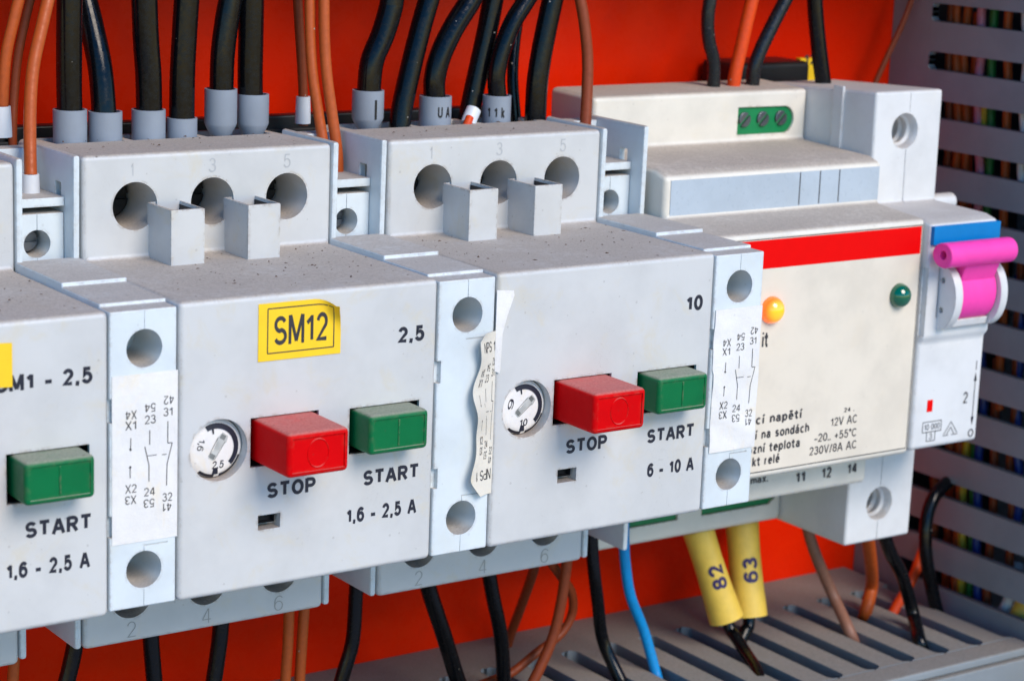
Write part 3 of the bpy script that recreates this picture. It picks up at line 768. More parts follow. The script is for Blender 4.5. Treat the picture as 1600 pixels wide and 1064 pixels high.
fo = [rel(boxVF(111.0, 160.1, YF-0.06, YF+0.08, -0.72, -0.5)), rel(boxVF(111.0, 160.1, YF-0.06, YF+0.08, 42.0, 42.15)), rel(boxVF(159.9, 160.1, YF-0.06, YF+0.08, -0.5, 42.0))]
mk('foil_edge', *join(*fo), m_ink2, rl)
solid('red_stripe', rel(boxVF(111.2, 159.75, YF-0.17, YF-0.1, 36.75, 41.9)), m_stripe, rl)
def dome(name, cx, cz, y, r, h, m, parent):
    n, kk = 32, 10; V = [(cx, y-h, cz)]; F = []
    for k in range(1, kk+1):
        a = k/kk*math.pi/2
        for j in range(n):
            b = 2*math.pi*j/n; V.append((cx+r*math.sin(a)*math.cos(b), y-h*math.cos(a), cz+r*math.sin(a)*math.sin(b)))
    for j in range(n): F.append((0, 1+j, 1+(j+1) % n))
    for k in range(kk-1):
        for j in range(n): F.append((1+k*n+j, 1+(k+1)*n+j, 1+(k+1)*n+(j+1) % n, 1+k*n+(j+1) % n))
    F.append(tuple(1+(kk-1)*n+j for j in range(n)))
    return mk(name, *rel((V, F)), m, parent)
lg = dome('indicator_lamp', 155.2, 29.2, YF-0.1, 2.35, 2.3, m_ledg, rl); lg['label'] = 'dark green indicator lamp'
la = dome('indicator_lamp', 124.2, 29.2, YF-0.1, 2.5, 2.3, m_leda, rl); la['label'] = 'glowing amber indicator lamp'
def rt(s, x, z, w, h, b=0.15, m=m_ink2, Y=YF-0.15): return text(s, x, z, w, h, 0, m, rl, b, f=lambda u, v: relf(u, v, Y))
rt('lecí napětí', 119.9, 8.35, 13.2, 1.75, 0.2); rt('tí na sondách', 121.2, 5.55, 13.9, 1.75, 0.2)
rt('ozní teplota', 120.6, 2.95, 12.5, 1.75, 0.2); rt('kt relé', 121.9, 0.6, 6.5, 1.75, 0.2)
rt('12V AC', 140.3, 5.9, 6.6, 1.6); rt('-20.. +55°C', 136.6, 3.3, 10.4, 1.6); rt('230V/8A AC', 135.5, 0.95, 11.7, 1.6)
rt('24 .', 143.4, 8.2, 2.6, 0.9, 0.2)
rt('it', 122.4, 22.5, 1.5, 2.9, 0.2)
# label strip on the upper step and its rules
solid('label_strip', rel(boxVF(110.2, 160.2, 28.86, 29.05, 44.9, 51.2)), m_lab, rl)
mk('label_rule', *join(*[rel(boxVF(xx, xx+0.2, 28.8, 28.86, 45.1, 51.15)) for xx in (140.3, 145.2, 150.0)]), m_ink2, rl)
for k, s_ in enumerate(('11', '12', '14')):
    text(s_, 142.4+6.6*k, -8.0, 2.5, 2.2, 0, m_ink2, rl, 0.2, f=lambda u, v: relf(u, v, 26.9))
    mk('label_tick', *rel(boxVF(140.6+6.6*k, 142.6+6.6*k, 26.88, 26.95, -5.3, -4.5)), m_ink2, rl)
text('8A max.', 127.5, -6.7, 8.0, 1.4, 0, m_ink2, rl, 0.15, f=lambda u, v: relf(u, v, 26.9))
# green terminals with screws
gt = solid('terminal_strip', rel(boxVF(143.3, 157.9, 51.5, 53.9, 54.8, 60.4)), m_pcb, rl, bev=0.1)
for k in range(3):
    solid('terminal_screw', rel(cylVF((145.3+4.6*k, 57.9), 'y', 1.45, 51.0, 52.2, 20)), m_metal, rl, bev=0.15, cuts=[rel(prismVF([(144.0+4.6*k, 57.0), (144.5+4.6*k, 56.7), (146.6+4.6*k, 58.8), (146.1+4.6*k, 59.1)], 'y', 50, 51.6))])
solid('terminal_strip', rel(boxVF(140.1, 159.9, 51.6, 53.9, -21, -14)), m_pcb, rl)
solid('terminal_strip', rel(boxVF(116.1, 133.9, 51.6, 53.9, -21, -14)), m_pcb, rl)

# ------------------------------------------------------------------ miniature circuit breaker
XM0, XM1, YM = 161.1, 178.6, 16.0
mc = thing('circuit_breaker', 'white single-pole circuit breaker with a magenta lever, right of the cream relay', 'circuit breaker', (XM0, YM, -1))
def mcl(VF): return [(x-XM0, y-YM, z+1) for x, y, z in VF[0]], VF[1]
def mcf(u, v, Y=YM): return (u-XM0, Y-YM, v+1)
prof = [(YM, -1.1), (YM, 19.6), (YM-0.9, 20.6), (YM-0.9, 42.2), (YM+2, 43.0), (31.8, 43.4), (32, 64.9), (63, 63.4), (63, 50), (71.5, 50), (71.5, -8), (66, -8), (66, -24.8), (32, -24.8), (31.8, -2.5), (YM+3, -2.2)]
cuts = [mcl(cylVF((169.0, 57.2), 'y', 3.05, 30, 44, 40)), mcl(cylVF((169.0, 57.2), 'y', 3.75, 31, 33.0, 40, 3.05)),
        mcl(cylVF((169.6, -17.0), 'y', 3.05, 30, 44, 40)), mcl(cylVF((169.6, -17.0), 'y', 3.75, 31, 33.0, 40, 3.05)),
        mcl(boxVF(169.95, 170.1, 31, 32.18, 60.8, 66)), mcl(boxVF(169.55, 169.7, 31, 32.18, 42, 53.6)), mcl(boxVF(169.5, 169.65, 31, 32.18, -13.4, -2)), mcl(boxVF(169.5, 169.65, 31, 32.18, -26, -20.6)),
        mcl(boxVF(XM0-1, XM0+0.35, YM-2, YM+0.5, 20.9, 34)), mcl(boxVF(164.0, 177.2, YM-3, YM+3, 24.4, 33.8))]
solid('housing', mcl(prismVF(prof, 'x', XM0, XM1)), m_mcb, mc, bev=0.8, seg=3, cuts=cuts, fine=0.1)
solid('side_rib', mcl(boxVF(XM0-0.55, XM0+0.1, 40.7, 43.6, 53, 65.0)), m_mcb, mc, bev=0.25)
for zc, xc in ((57.2, 169.0), (-17.0, 169.6)):
    for k, yy in enumerate((34.2, 36.4, 38.6)):
        prof2 = [(3.05, yy-0.5), (2.6, yy), (2.6, yy+0.4), (3.05, yy+0.8)]
        o = lathe('screw_guide_ring', prof2, m_mcb, None)
        for v in o.data.vertices:
            x_, y_, z_ = v.co; v.co = ((xc-XM0)*S+x_, z_-YM*S, (zc+1)*S+y_)
        o.parent = mc
    solid('terminal_screw', mcl(cylVF((xc, zc), 'y', 2.5, 40.5, 44.5, 28)), m_metal, mc, bev=0.25, cuts=[mcl(boxVF(xc-3, xc+3, 40, 41.3, zc-0.35, zc+0.35))])
solid('blue_marker', mcl(boxVF(XM0+0.25, XM1+0.1, YM-1.6, YM-0.5, 38.4, 41.9)), m_bluep, mc, bev=0.12, seg=2)
# lever cheeks, rotor and bar
def cheek(x0, x1, cz, rz, ry, y0, name, m, hole=True):
    pts = [(y0-ry*math.sin(a), cz+rz*math.cos(a)) for a in np.linspace(0, math.pi, 25)]
    pts = [(y0+1.5, cz+rz)] + pts + [(y0+1.5, cz-rz)]
    cts = []
    if hole:
        cts = [mcl(cylVF((y0-1.0, cz+3.3), 'x', 0.55, x0-1, x0+0.8, 16)), mcl(cylVF((y0-1.0, cz-2.4), 'x', 0.55, x0-1, x0+0.8, 16))]
    return solid(name, mcl(prismVF(pts, 'x', x0, x1)), m, tg, bev=0.25, seg=2, cuts=cts)
tg = mc
cheek(164.3, 166.3, 28.4, 6.3, 4.6, YM-0.9, 'lever_cheek', m_mcb)
cheek(176.2, 178.1, 28.4, 6.3, 4.6, YM-0.9, 'lever_cheek', m_mcb)
lev = link(bpy.data.objects.new('lever', None), mc)
tg = lev
cheek(166.45, 176.05, 28.8, 5.2, 3.9, YM-0.6, 'rotor', m_pink, False)
solid('web', mcl(prismVF([(YM-3.6, 31.0), (YM-5.6, 35.8), (YM-3.4, 37.6), (YM-0.8, 33.0)], 'x', 166.8, 175.7)), m_pink, lev, bev=0.3)
solid('bar', mcl(prismVF([(YM-4.9+2.3*math.cos(a)*(1.0 if math.cos(a) < 0 else 1.25), 37.1+2.35*math.sin(a)) for a in np.linspace(0, 2*math.pi, 33)[:-1]], 'x', XM0-0.4, XM1-0.5)), m_pink, lev, bev=0.35, seg=3, cuts=[mcl(cylVF((YM-4.9, 37.2), 'x', 0.85, XM0-2, XM0+1.6, 20))])
bpy.data.objects.remove(lev) if False else None
solid('lever_stop', mcl(prismVF([(YM-2.4, 22.6), (YM-2.8, 24.0), (YM-0.5, 24.4), (YM-0.5, 21.8)], 'x', 166.5, 176.0)), m_mcb, mc, bev=0.2)
def mt(s, x, z, w, h, b=0.15): return text(s, x-(0.8 if x > 176 else 0), z, w, h, 0, m_ink2, mc, b, f=lambda u, v: mcf(u, v, YM-0.04))
mt('I', 177.6, 12.9, 0.3, 1.8); mt('2', 174.0, 6.5, 1.3, 2.3); mt('O', 176.9, -0.4, 1.5, 1.6)
L = [bar(176.95, 11.8, 176.95, 2.6, 0.2, 0), ([(176.95, 0, 12.4), (176.55, 0, 10.7), (177.35, 0, 10.7)], [(0, 1, 2)]), ([(176.95, 0, 1.9), (176.55, 0, 3.6), (177.35, 0, 3.6)], [(0, 1, 2)])]
for a in ((163.8, 3.9, 168.7, 3.9), (163.8, 1.9, 168.7, 1.9), (163.8, 1.9, 163.8, 3.9), (168.7, 1.9, 168.7, 3.9), (165.0, 1.9, 165.0, 0.1), (167.2, 1.9, 167.2, 0.1), (165.0, 0.1, 167.2, 0.1),
          (169.5, 0.9, 171.3, 3.3), (171.3, 3.3, 173.1, 0.9), (169.3, 0.7, 170.8, 0.7), (171.6, 0.7, 173.2, 0.7), (170.3, 0.9, 171.3, 2.2), (171.3, 2.2, 172.2, 0.9)): L.append(bar(*a, 0.16, 0))
V, F = join(*L); mk('printed_marks', [mcf(a, c, YM-0.04) for a, b, c in V], F, m_ink2, mc, sm=False)
mt('10 000', 164.2, 2.3, 4.1, 1.2, 0.12); mt('3', 165.7, 0.4, 0.8, 1.2, 0.12)
solid('position_window', mcl(boxVF(164.55, 166.0, YM-0.06, YM+0.2, 5.9, 8.2)), m_stripe, mc)

# grey knob behind the breaker at the end of the rail
es = thing('end_stop', 'light grey end stop knob behind the right side of the circuit breaker', 'end stop', (179, 40, 37.2))
solid('knob', cylVF((-6, 5.2), 'x', 1.7, -1.5, 6.2, 28), m_mcb, es, bev=0.5)
solid('clamp', boxVF(0.1, 7.5, 2, 31, 0, 8), m_mcb, es, bev=0.5)

# black connector with a yellow sticker behind the relay
cn = thing('connector_block', 'black connector with a yellow sticker, behind the top of the relay', 'connector', (140, 70, 66))
p = onY(1190, 106, 72); q = onY(1247, 106, 72)
solid('body', [(x-140, y-70, z-66) for x, y, z in boxVF(onY(1128, 106, 72)[0], q[0], 68, 79, 52, onY(1247, 93, 72)[2])[0]] and ([(x-140, y-70, z-66) for x, y, z in boxVF(onY(1128, 106, 72)[0], q[0], 68, 79, 52, onY(1247, 93, 72)[2])[0]], boxVF(0, 1, 0, 1, 0, 1)[1]), m_black, cn, bev=1.2)
e = onY(1276, 106, 72)
bx = boxVF(q[0]+0.1, e[0], 71.5, 73, 52, onY(1265, 91, 72)[2]); solid('sticker', ([(x-140, y-70, z-66) for x, y, z in bx[0]], bx[1]), m_yel, cn, bev=0.1)
text('12', q[0]+1.0-140, -0.5, 3.5, 2.2, 1.46, m_ink2, cn, 0.18)

# crumbs of dirt lying on the dusty ledges
m_crumb = simple('brown_dirt', lin(96, 74, 58), 0.9, var=0.5)
def crumbs(name, rects, n, seed):
    rg = seeded(seed); L = []
    for i in range(n):
        x0, x1, y0, y1, z = rg.choice(rects); x = rg.uniform(x0, x1); y = y0+(y1-y0)*rg.random()**0.6
        sz = 0.06+0.16*rg.random()**3; a = rg.uniform(0, 6.28); el_ = rg.uniform(0.8, 3.0)
        dx, dy = math.cos(a)*sz*el_, math.sin(a)*sz*el_; ex, ey = -math.sin(a)*sz, math.cos(a)*sz; h = sz*rg.uniform(0.5, 1.3)
        V = [(x-dx, y-dy, z), (x+ex, y+ey, z), (x+dx, y+dy, z), (x-ex, y-ey, z), (x+dx*0.2, y, z+h)]
        L.append((V, [(0, 1, 4), (1, 2, 4), (2, 3, 4), (3, 0, 4), (3, 2, 1, 0)]))
    o = mk(name, *join(*L), m_crumb, None, sm=False); o['kind'] = 'stuff'; o['label'] = 'specks and crumbs of brown dirt lying on the dusty ledges'; o['category'] = 'dirt'
rc_ = []
for k in (-1, 0, 1): rc_ += [(54*k+1, 54*k+42, 1.5, 31.8, H+0.01)]*3 + [(54*k+1, 54*k+42, 34, 48, HT+0.01)]
rc_ += [(109.5, 160, 18, 28, 43.4)] + [(109.5, 160, 33, 50, 53.1)]
crumbs('dirt_crumbs', rc_, 420, 11)
fk = onY(1050, 346, 24)
fl_ = thing('dry_flake', 'tiny brown dry flake lying on the cream relay behind its red stripe', 'debris', (fk[0], 24, 43.6))
for k, (a, ln_) in enumerate(((0.3, 1.9), (1.3, 1.5), (2.5, 1.1), (-0.6, 1.4))):
    c, s_ = math.cos(a), math.sin(a); V = []; F = []
    for i in range(6):
        q = i/5; wd = 0.34*math.sin(math.pi*min(q+0.12, 1)); V += [(q*ln_*c-wd*s_, -0.3*k*0.3, 0.1+q*ln_*s_*0.8+wd*c+0.2), (q*ln_*c+wd*s_, 0.12-0.3*k*0.3, 0.1+q*ln_*s_*0.8-wd*c+0.2)]
    for i in range(5): F.append((2*i, 2*i+1, 2*i+3, 2*i+2))
    mk('petal', V, F, m_crumb, fl_)

# ------------------------------------------------------------------ cables
def wrap(axA, axB, r, s, u0, v0, w, h, m, parent, rot90=False, bold=0.2):
    """handwriting wrapped on a round sleeve, facing the viewer; u across, v along the axis from A"""
    A, B = Vector(axA), Vector(axB); d = (B-A).normalized()
    view = (Vector(CAM)-A).normalized(); n = (view-d*view.dot(d)).normalized(); sd_ = d.cross(n)
    if sd_.dot(Vector(RT)) < 0: sd_ = -sd_
    V, F = textVF(s, bold); P = []
    for a, b, k in V:
        if rot90: u, v = u0-b*h, v0+a*w
        else: u, v = u0+a*w, v0+b*h
        th = u/r; P.append(tuple(A+d*v+(sd_*math.sin(th)+n*math.cos(th))*(r+0.05+k*0.004)))
    return mk('handwriting', P, F, m, parent, sm=False)
def path3(pts, Y0, Y1):
    out = []; n = len(pts)
    for i, p in enumerate(pts):
        Y = p[2] if len(p) > 2 else Y0+(Y1-Y0)*i/(n-1)
        out.append(onY(p[0], p[1], Y))
    return out
def cable(label, pts, w, m, Y0, Y1, group, up=None, down=None, cup=None, mark=None, cat='cable', end_in=4.0, start_ext=24):
    """pts run from the far end (outside the frame) to the terminal; w = width in photo pixels"""
    P = path3(pts, Y0, Y1)
    r = w/2*depth(P[len(P)//2])/FPX
    d0 = Vector(P[0])-Vector(P[1]); d0.normalize()
    if start_ext: P = [tuple(Vector(P[0])+d0*start_ext)] + P
    end = Vector(P[-1]); base = tuple(end)
    if end_in:
        dz = -1 if Vector(P[-2]).z > end.z else 1
        dd = (end-Vector(P[-2])).normalized()*0.4+Vector((0, 0, dz))*0.6
        P = P + [tuple(end+dd.normalized()*end_in)]
    t = thing('cable', label, cat, base, group)
    loc = [tuple(Vector(p)-end) for p in P]
    ph = len(label)*1.7; r0 = r; nk = (len(loc)-1)*7+1; r = [r0*(1+0.006*math.sin(i*0.21+ph)) for i in range(nk)]
    tube('insulation', loc, r, m, t, n=22, k=7); r = r0
    if cup:
        x, yt, yb, wd, kind = cup[:5]
        A = Vector(onY(x, yb, Y1)); B = Vector(onY(x, yt, Y1)); h = (B-A).z; R = wd/2*depth(A)/FPX
        b = A-end
        mm = m_ferrw if kind == 'white' else m_ferr
        if kind == 'deep':
            prof = [(R-0.02, -2.5), (R, h), (R-0.35, h+0.02), (R-0.4, h-1.2), (r*0.8, h-1.6)]
        elif kind == 'white':
            prof = [(R*1.12, 0.0), (R*1.12, 0.6), (R, h), (R-0.3, h), (R-0.35, h-1)]
        else:
            prof = [(R*0.62, 0.0), (R*0.66, 0.05), (R*0.93, 1.5), (R, 2.0), (R, h), (R-0.35, h+0.02), (R-0.4, h-1.2), (r*0.8, h-1.6)]
            lathe('ferrule_pin', [(0.01, 0.3), (R*0.6, 0.3), (R*0.6, -4), (0.01, -4)], m_tin, t, base=tuple(b))
        lathe('ferrule', prof, mm, t, base=tuple(b), n=36)
        if mark:
            s_, u0, v0, ww, hh = mark
            wrap(tuple(b), tuple(b+Vector((0, 0, 1))), R, s_, u0, v0, ww, hh, m_black, t)
    return t
GT = 'thick black cables entering the tops of the starters'
GB = 'black cables hanging from the undersides of the starters'
GO = 'orange-brown control wires above the contact blocks'
Yc = 51.6
cable('leftmost thick black cable above the SM12 starter, straight, grey ferrule', [(109, -20), (108, 60), (108, 130), (109, 180)], 40, m_blk, Yc, Yc, GT, cup=(109.5, 171, 222, 53, 'deep'))
cable('second thick black cable above the SM12 starter, leaning left behind the first', [(128, -20, 58), (145, 50, 55), (157, 110, 53), (163, 182, Yc)], 39, m_blk, Yc, Yc, GT, cup=(164.5, 174, 222, 53, 'deep'))
cable('third thick black cable above the SM12 starter, a gap to its left', [(225, -20), (228, 60), (232, 120), (233, 180)], 41, m_blk, Yc, Yc, GT, cup=(232, 171, 219, 53, 'deep'))
cable('fourth thick black cable above the SM12 starter, in the lowest grey ferrule', [(293, -20), (288, 60), (285, 120), (284, 190)], 40, m_blk, Yc, Yc, GT, cup=(284, 184, 217, 48, 'deep'))
cable('black cable over the 5 terminal of the SM12 starter, in the tallest grey ferrule', [(364, -20), (355, 30), (348, 85), (346, 146)], 38, m_blk, Yc, Yc, GT, cup=(344.5, 139, 211, 51, 'taper'), end_in=2)
cable('rightmost thick black cable above the SM12 starter, beside the tallest ferrule', [(393, -20), (392, 60), (391, 110), (391, 155)], 40, m_blk, Yc, Yc, GT, cup=(394.5, 147, 211, 50, 'taper'), end_in=2)
cable('curved thick black cable in a grey ferrule with one pen stroke', [(616, -20), (610, 15), (598, 55), (581, 98), (576, 150)], 38, m_blk, Yc, Yc, GT, cup=(574, 141, 202, 50, 'taper'), mark=('I', 0.9, 1.8, 0.6, 3.6), end_in=2)
cable('slanting black cable without a ferrule, right of the one-stroke ferrule', [(676, -20), (656, 50), (641, 110), (628, 170), (624, 205)], 34, m_blk, 53, Yc, GT)
cable('curved glossy black cable in a grey ferrule with several pen strokes', [(746, -20), (733, 5), (708, 45), (688, 88), (679, 125), (679, 155)], 35, m_blk, Yc, Yc, GT, cup=(679, 150, 203, 51, 'deep'), mark=('U A', 0.2, 2.4, 2.5, 1.9))
cable('slanting black cable ending beside a white ring and bare copper', [(774, -20), (762, 45), (750, 100), (738, 155), (732, 190)], 33, m_blk, 55, 55, GT)
cable('strongly bent glossy black cable in the ferrule beside the white ring', [(836, -20), (820, 5), (800, 38), (784, 80), (776, 118), (777, 152)], 29, m_blk, Yc, Yc, GT, cup=(775, 149, 196, 45, 'deep'), mark=('1 1 k', -2.0, 1.6, 3.2, 1.9))
cable('thin black cable half hidden behind the bent ones', [(812, 10), (804, 70), (801, 125), (806, 192)], 18, m_blk, 60, 56, GT)
cable('rightmost thick black cable, straight, above terminal 5 of the 10 A starter', [(868, -20), (857, 30), (846, 85), (839, 135), (836, 196)], 34, m_blk, Yc, Yc, GT)
# bare copper end with white ring
cw = thing('wire_end', 'short bare copper wire end in a white ring on top of the 10 A starter', 'wire end', onY(733, 200, 50))
o_ = Vector(onY(733, 200, 50))
tube('insulation', [tuple(Vector(onY(*p_))-o_) for p_ in ((740, 172, 51), (735, 184, 50.5), (731, 195, 50))], 1.35, m_ferrw, cw, n=18)
tube('copper', [tuple(Vector(onY(*p_))-o_) for p_ in ((734, 184, 49.6), (731, 192, 49.2), (727, 204, 48.9))], 0.75, m_orr, cw, n=14)

cable('thin orange-brown wire at the far left edge, in a white ferrule', [(34, -20), (22, 30), (9, 90), (4, 172)], 18, m_org, 52, 52, GO, cup=(2, 166, 214, 30, 'white'), cat='wire')
cable('faint orange-brown wire rising behind the far left wires', [(52, -20), (38, 40), (28, 90), (22, 150), (20, 190)], 14, m_orgd, 62, 60, GO, cat='wire')
cable('thick orange-brown wire running down into the first contact block', [(80, -20), (66, 40), (52, 105), (47, 170), (47, 235), (48, 276)], 20, m_org, 50, 41.5, GO, cup=(48, 272, 318, 27, 'white'), cat='wire', end_in=0)
cable('thin dark orange wire with a white ferrule, behind the orange pair', [(464, -20), (468, 50), (472, 110), (474, 160)], 15, m_orgd, 55, 55, GO, cup=(473, 151, 193, 22, 'white'), cat='wire')
cable('left one of the orange pair between the two starters', [(484, -20), (485, 60), (489, 120), (498, 180), (506, 232)], 17, m_org, 50, 45, GO, cat='wire')
cable('right one of the orange pair between the two starters', [(506, -20), (507, 60), (511, 120), (519, 180), (527, 238)], 17.5, m_org, 48, 44, GO, cat='wire')
cable('single thin brown wire into the contact block left of the relay', [(903, -20), (912, 30), (918, 90), (917, 150), (914, 205)], 18, m_orgd, 50, 46, GO, cat='wire')
GR = 'stained cables entering the top of the relay and circuit breaker'
cable('stained black cable, leftmost on top of the cream relay', [(1112, -20), (1106, 30), (1108, 65), (1115, 95), (1115, 135)], 21, m_blks, 57, 57.5, GR)
cable('stained orange-red wire between two black ones on the relay', [(1180, -20), (1168, 30), (1158, 75), (1150, 110), (1146, 135)], 21, m_orr, 57, 57.5, GR, cat='wire')
cable('stained black cable right of the orange-red wire on the relay', [(1238, -20), (1212, 30), (1190, 75), (1179, 105), (1176, 131)], 22, m_blks, 57, 57.5, GR)
cable('thick black cable going down into the circuit breaker top', [(1272, -20), (1275, 30), (1280, 80), (1287, 138)], 25, m_blk, 56, 55, GR)
cable('very thin red-brown wire slanting down behind the circuit breaker', [(1432, -20), (1410, 38), (1388, 85), (1364, 140)], 9, m_orgd, 70, 72, GR, cat='wire')

# lower cables: listed from the far (lower) end up to the terminal
cable('black cable hanging lowest at the left, under the first contact block', [(88, 1110), (104, 1064), (115, 1018), (120, 985)], 27, m_blk, 50, 50, GB)
cable('straight black cable under terminal 2 of the SM12 starter', [(243, 1110), (241, 1064), (236, 1000), (235, 960)], 26, m_blk, 50, 50, GB)
cable('black cable leaning left under terminal 4 of the SM12 starter', [(326, 1110), (334, 1064), (343, 1000), (347, 950)], 26, m_blk, 50, 50, GB)
cable('black cable bending left between the SM12 and 10 A starters', [(520, 1110), (537, 1050), (551, 1000), (556, 930), (557, 900)], 23, m_blk, 51, 50, GB)
cable('black cable slanting right under terminal 2 of the 10 A starter', [(735, 1110), (716, 1064), (693, 990), (673, 930), (664, 895)], 26, m_blk, 53, 50, GB)
cable('black cable under terminal 4 of the 10 A starter', [(784, 1110), (787, 1060), (782, 990), (769, 925), (762, 880)], 23, m_blk, 53, 50, GB)
G2 = 'orange-brown wires hanging below the devices'
cable('orange-brown wire hanging at the lower left corner', [(18, 1110), (20, 1064), (24, 1000), (26, 960)], 18, m_org, 50, 50, G2, cat='wire')
cable('left one of two parallel orange-brown wires under terminal 6', [(445, 1110), (446, 1064), (450, 1000), (452, 940)], 17, m_org, 50, 50, G2, cat='wire')
cable('right one of two parallel orange-brown wires under terminal 6', [(466, 1110), (468, 1064), (472, 1000), (476, 940)], 17, m_org, 50.5, 50.5, G2, cat='wire')
cable('dull brown wire slanting left under the 10 A starter', [(792, 1012, 74), (800, 985, 72), (813, 950, 68), (831, 900, 60), (838, 870, 55)], 15, m_orgd, 58, 50, G2, cat='wire', start_ext=0)
cable('long brown wire crossing in front of the looped one', [(800, 1120, 50), (833, 1064, 50), (862, 1000, 50), (876, 945, 50), (885, 885, 50), (888, 850, 50)], 17, m_orgd, 50, 50, G2, cat='wire')
cable('looped brown wire turning back left below the 10 A starter', [(770, 1062, 56), (800, 1050, 55), (840, 1018, 55), (876, 990, 55), (894, 958, 55), (893, 925, 54), (875, 898, 53), (858, 872, 52)], 14, m_orgd, 54, 50, G2, cat='wire', start_ext=6)
G3 = 'cables dropping from the relay and breaker into the bottom duct'
def zc(px, py):                # point on the top of the lower duct
    d = ray(px, py); t_ = (ZD-CAM[2])/d[2]; return (px, py, float((CAM+d*t_)[1]))
cable('black cable dropping into the duct left of the blue wire', [(985, 1090, 45), zc(968, 1058), (942, 1000, 52), (934, 940, 51), (928, 890, 50), (925, 850, 50)], 20, m_blk, 50, 50, G3, start_ext=4)
cable('bright blue wire dropping into a slot of the bottom duct', [(1030, 1070, 46), zc(1024, 1048), (1006, 985, 50), (985, 930, 50), (977, 880, 50), (975, 845, 50)], 17, m_blue, 50, 50, G3, cat='wire', start_ext=2)
cable('dull brown cable dropping from the relay into the duct', [(1340, 1020, 49), zc(1330, 992), (1302, 930, 52), (1276, 870, 53), (1262, 825, 54)], 18, m_brn, 52, 54, G3, start_ext=2)
cable('orange wire under the left side of the circuit breaker', [(1342, 985, 62), zc(1352, 958), (1362, 915, 55), (1361, 880, 50), (1356, 835, 46)], 20, m_org, 55, 48, G3, cat='wire', start_ext=4)
cable('black cable arching from the breaker down into the duct', [(1448, 1030, 38), zc(1438, 1005), (1427, 960, 42), (1410, 900, 42), (1390, 860, 40), (1378, 820, 38)], 21, m_blk, 42, 38, G3, start_ext=2)
cable('dark cable arching against the upright duct at the lower right', [(1470, 975, 49), (1462, 945, 49), (1452, 900, 49.5), (1446, 850, 50), (1450, 800, 51), (1468, 765, 52), (1500, 744, 56), (1540, 745, 66)], 21, m_blk, 50, 50, G3, end_in=0, start_ext=4)
cable('short orange wire behind the arching black cables', [(1385, 975, 54), (1402, 945, 54), (1425, 905, 54), (1440, 865, 56), (1452, 830, 62)], 16, m_orr, 62, 60, G3, cat='wire', start_ext=3, end_in=0)
cable('dark red wire joining the orange wire at the duct edge', [(1330, 975, 66), (1340, 950, 66), (1356, 925, 64)], 11, m_orgd, 66, 64, G3, cat='wire', start_ext=3, end_in=0)
def sleeved(label, A, B, w, txt, tail, bold=0.2):
    a, b = Vector(onY(*A)), Vector(onY(*B)); r = w/2*depth(tuple(a))/FPX
    t = thing('marked_cable', label, 'cable', tuple(a), 'black cables in pale yellow sleeves')
    pts = [a]+[b]+[Vector(onY(*q_)) for q_ in tail]
    tube('insulation', [tuple(p_-a) for p_ in [a+(a-b)*0.2]+pts], 9.5*depth(tuple(a))/FPX, m_blk, t)
    d = (b-a)
    P = [a-a+d*k/6 for k in range(7)]
    rr = [r*1.0, r*0.97, r*0.95, r*0.97, r*1.0, r*1.06, r*1.1]
    V1, F1 = sweepVF(P, rr, 28, False); V2, F2 = sweepVF(P, [q_-0.45 for q_ in rr], 28, False)
    n = 28; F = list(F1)+[tuple(i+len(V1) for i in reversed(f_)) for f_ in F2]
    k = len(V1)
    for j in range(n):
        F.append((j, (j+1) % n, k+(j+1) % n, k+j)); e0 = 6*n
        F.append((e0+j, k+e0+j, k+e0+(j+1) % n, e0+(j+1) % n))
    mk('sleeve', list(V1)+list(V2), F, m_sleeve, t, ang=50)
    L_ = d.length
    wrap(tuple(d*0.98), (0, 0, 0), r*0.99, txt, 1.9, L_*0.34, 5.2, 3.2, m_purple, t, True, bold)
    return t
sleeved('black cable in a slanting pale yellow sleeve marked 82', (1090, 826, 57), (1135, 967, 52), 50, '82', [(1150, 995, 49), (1166, 1020, 45), zc(1181, 1043), (1188, 1062, 36)])
sleeved('black cable in an upright pale yellow sleeve marked 63', (1159, 813, 59), (1170, 962, 54), 53, '63', [(1164, 985, 53), (1158, 1000, 52.5), (1156, 1018, 52)])

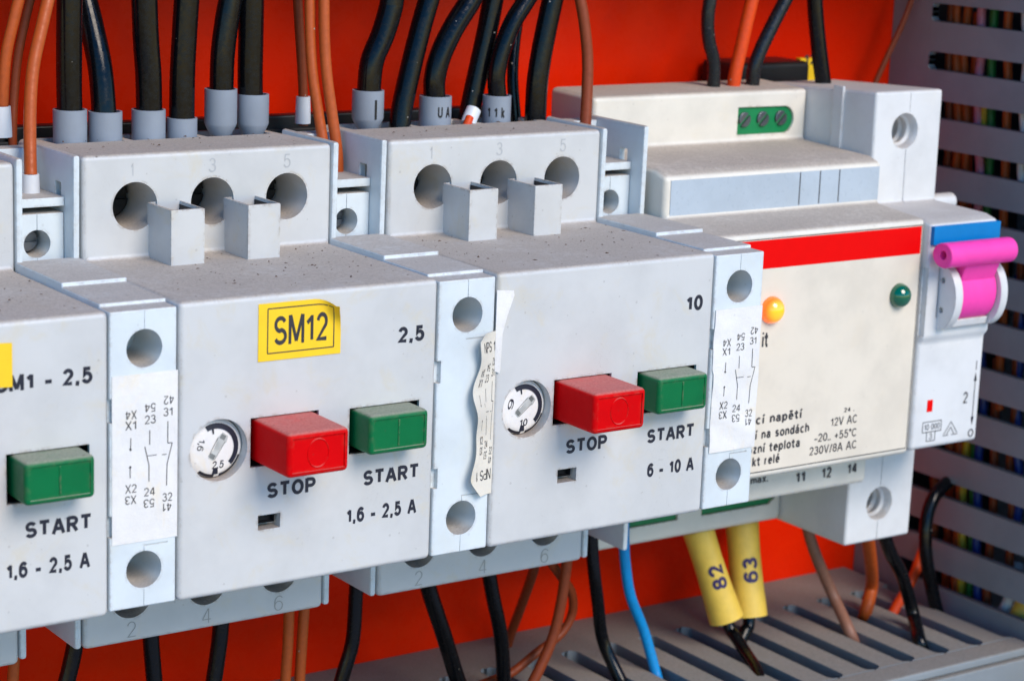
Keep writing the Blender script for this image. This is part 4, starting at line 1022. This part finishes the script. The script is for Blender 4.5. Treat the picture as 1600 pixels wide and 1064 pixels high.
# wires inside the upright duct, seen through its slots
GW = 'wires packed inside the upright duct'
rw = seeded(7)
spec = [(1490, 1450, m_orgd, 'dark brown', 9, -20, 1064, 'nearest the back edge'), (1499, 1478, m_org, 'orange-brown', 9, -20, 700, 'second from the back edge'), (1512, 1492, m_org, 'orange-brown', 12, -20, 1000, 'third from the back edge'),
        (1535, 1516, m_pinkw, 'pink', 10, -20, 420, 'in the upper slots'), (1556, 1506, m_grnw, 'green', 14, -20, 1100, 'beside the yellow one'), (1548, 1492, m_yelw, 'yellow', 13, 120, 1100, 'just left of the green one'),
        (1577, 1550, m_org, 'orange-brown', 10, -20, 640, 'right of the green and yellow pair'), (1602, 1592, m_whtw, 'white', 6, -40, 300, 'at the photo edge in the top slots'),
        (1556, 1520, m_dblue, 'dark blue', 12, 400, 1100, 'right of the green one in the lower slots'), (1594, 1588, m_dblue, 'dark blue', 14, 430, 830, 'far right in the middle slots'),
        (1584, 1540, m_orgd, 'dark brown', 12, 560, 1100, 'beside the dark blue one low down'), (1610, 1568, m_orgd, 'dark brown', 13, 380, 1000, 'rightmost in the lower slots'),
        (1530, 1470, m_orr, 'orange-red', 20, 20, 1000, 'deep behind all the others'), (1620, 1600, m_org, 'orange-brown', 12, -40, 500, 'at the right photo edge, upper half')]
for i, (xt, xb, m, nm, dx_, y0, y1, wh) in enumerate(spec):
    P = []; n = 9
    for k in range(n+1):
        f_ = k/n; py = y0+(y1-y0)*f_; px = xt+(xb-xt)*((py-0)/1064) + rw.uniform(-4, 4)
        P.append(onX(px, py, XD+2.6+dx_*0.3))
    r_ = 6.8*depth(P[4])/FPX
    base = Vector(P[-1])
    o = tube('duct_wire', [tuple(Vector(p_)-base) for p_ in P], r_, m, None, n=12, k=5)
    o.location = base*S
    tag(o, '%s wire inside the upright duct, %s' % (nm, wh), 'wire', GW)

for pts, w_, m, lb in (([(1528, 1000, 217), (1545, 978, 216), (1575, 945, 216), (1590, 880, 220)], 22, m_whtw, 'thick white wire slanting in the lowest slot of the upright duct'),
                       ([(1570, 1030, 216), (1590, 985, 216), (1612, 940, 218), (1640, 900, 222)], 46, m_sleeve, 'pale yellow sleeved wire at the lower right corner of the duct')):
    P = [onX(*p_) for p_ in pts]; base = Vector(P[-1])
    o = tube('duct_wire', [tuple(Vector(p_)-base) for p_ in P], w_/2*depth(P[1])/FPX, m, None, n=18, k=6); o.location = base*S
    tag(o, lb, 'wire', GW)
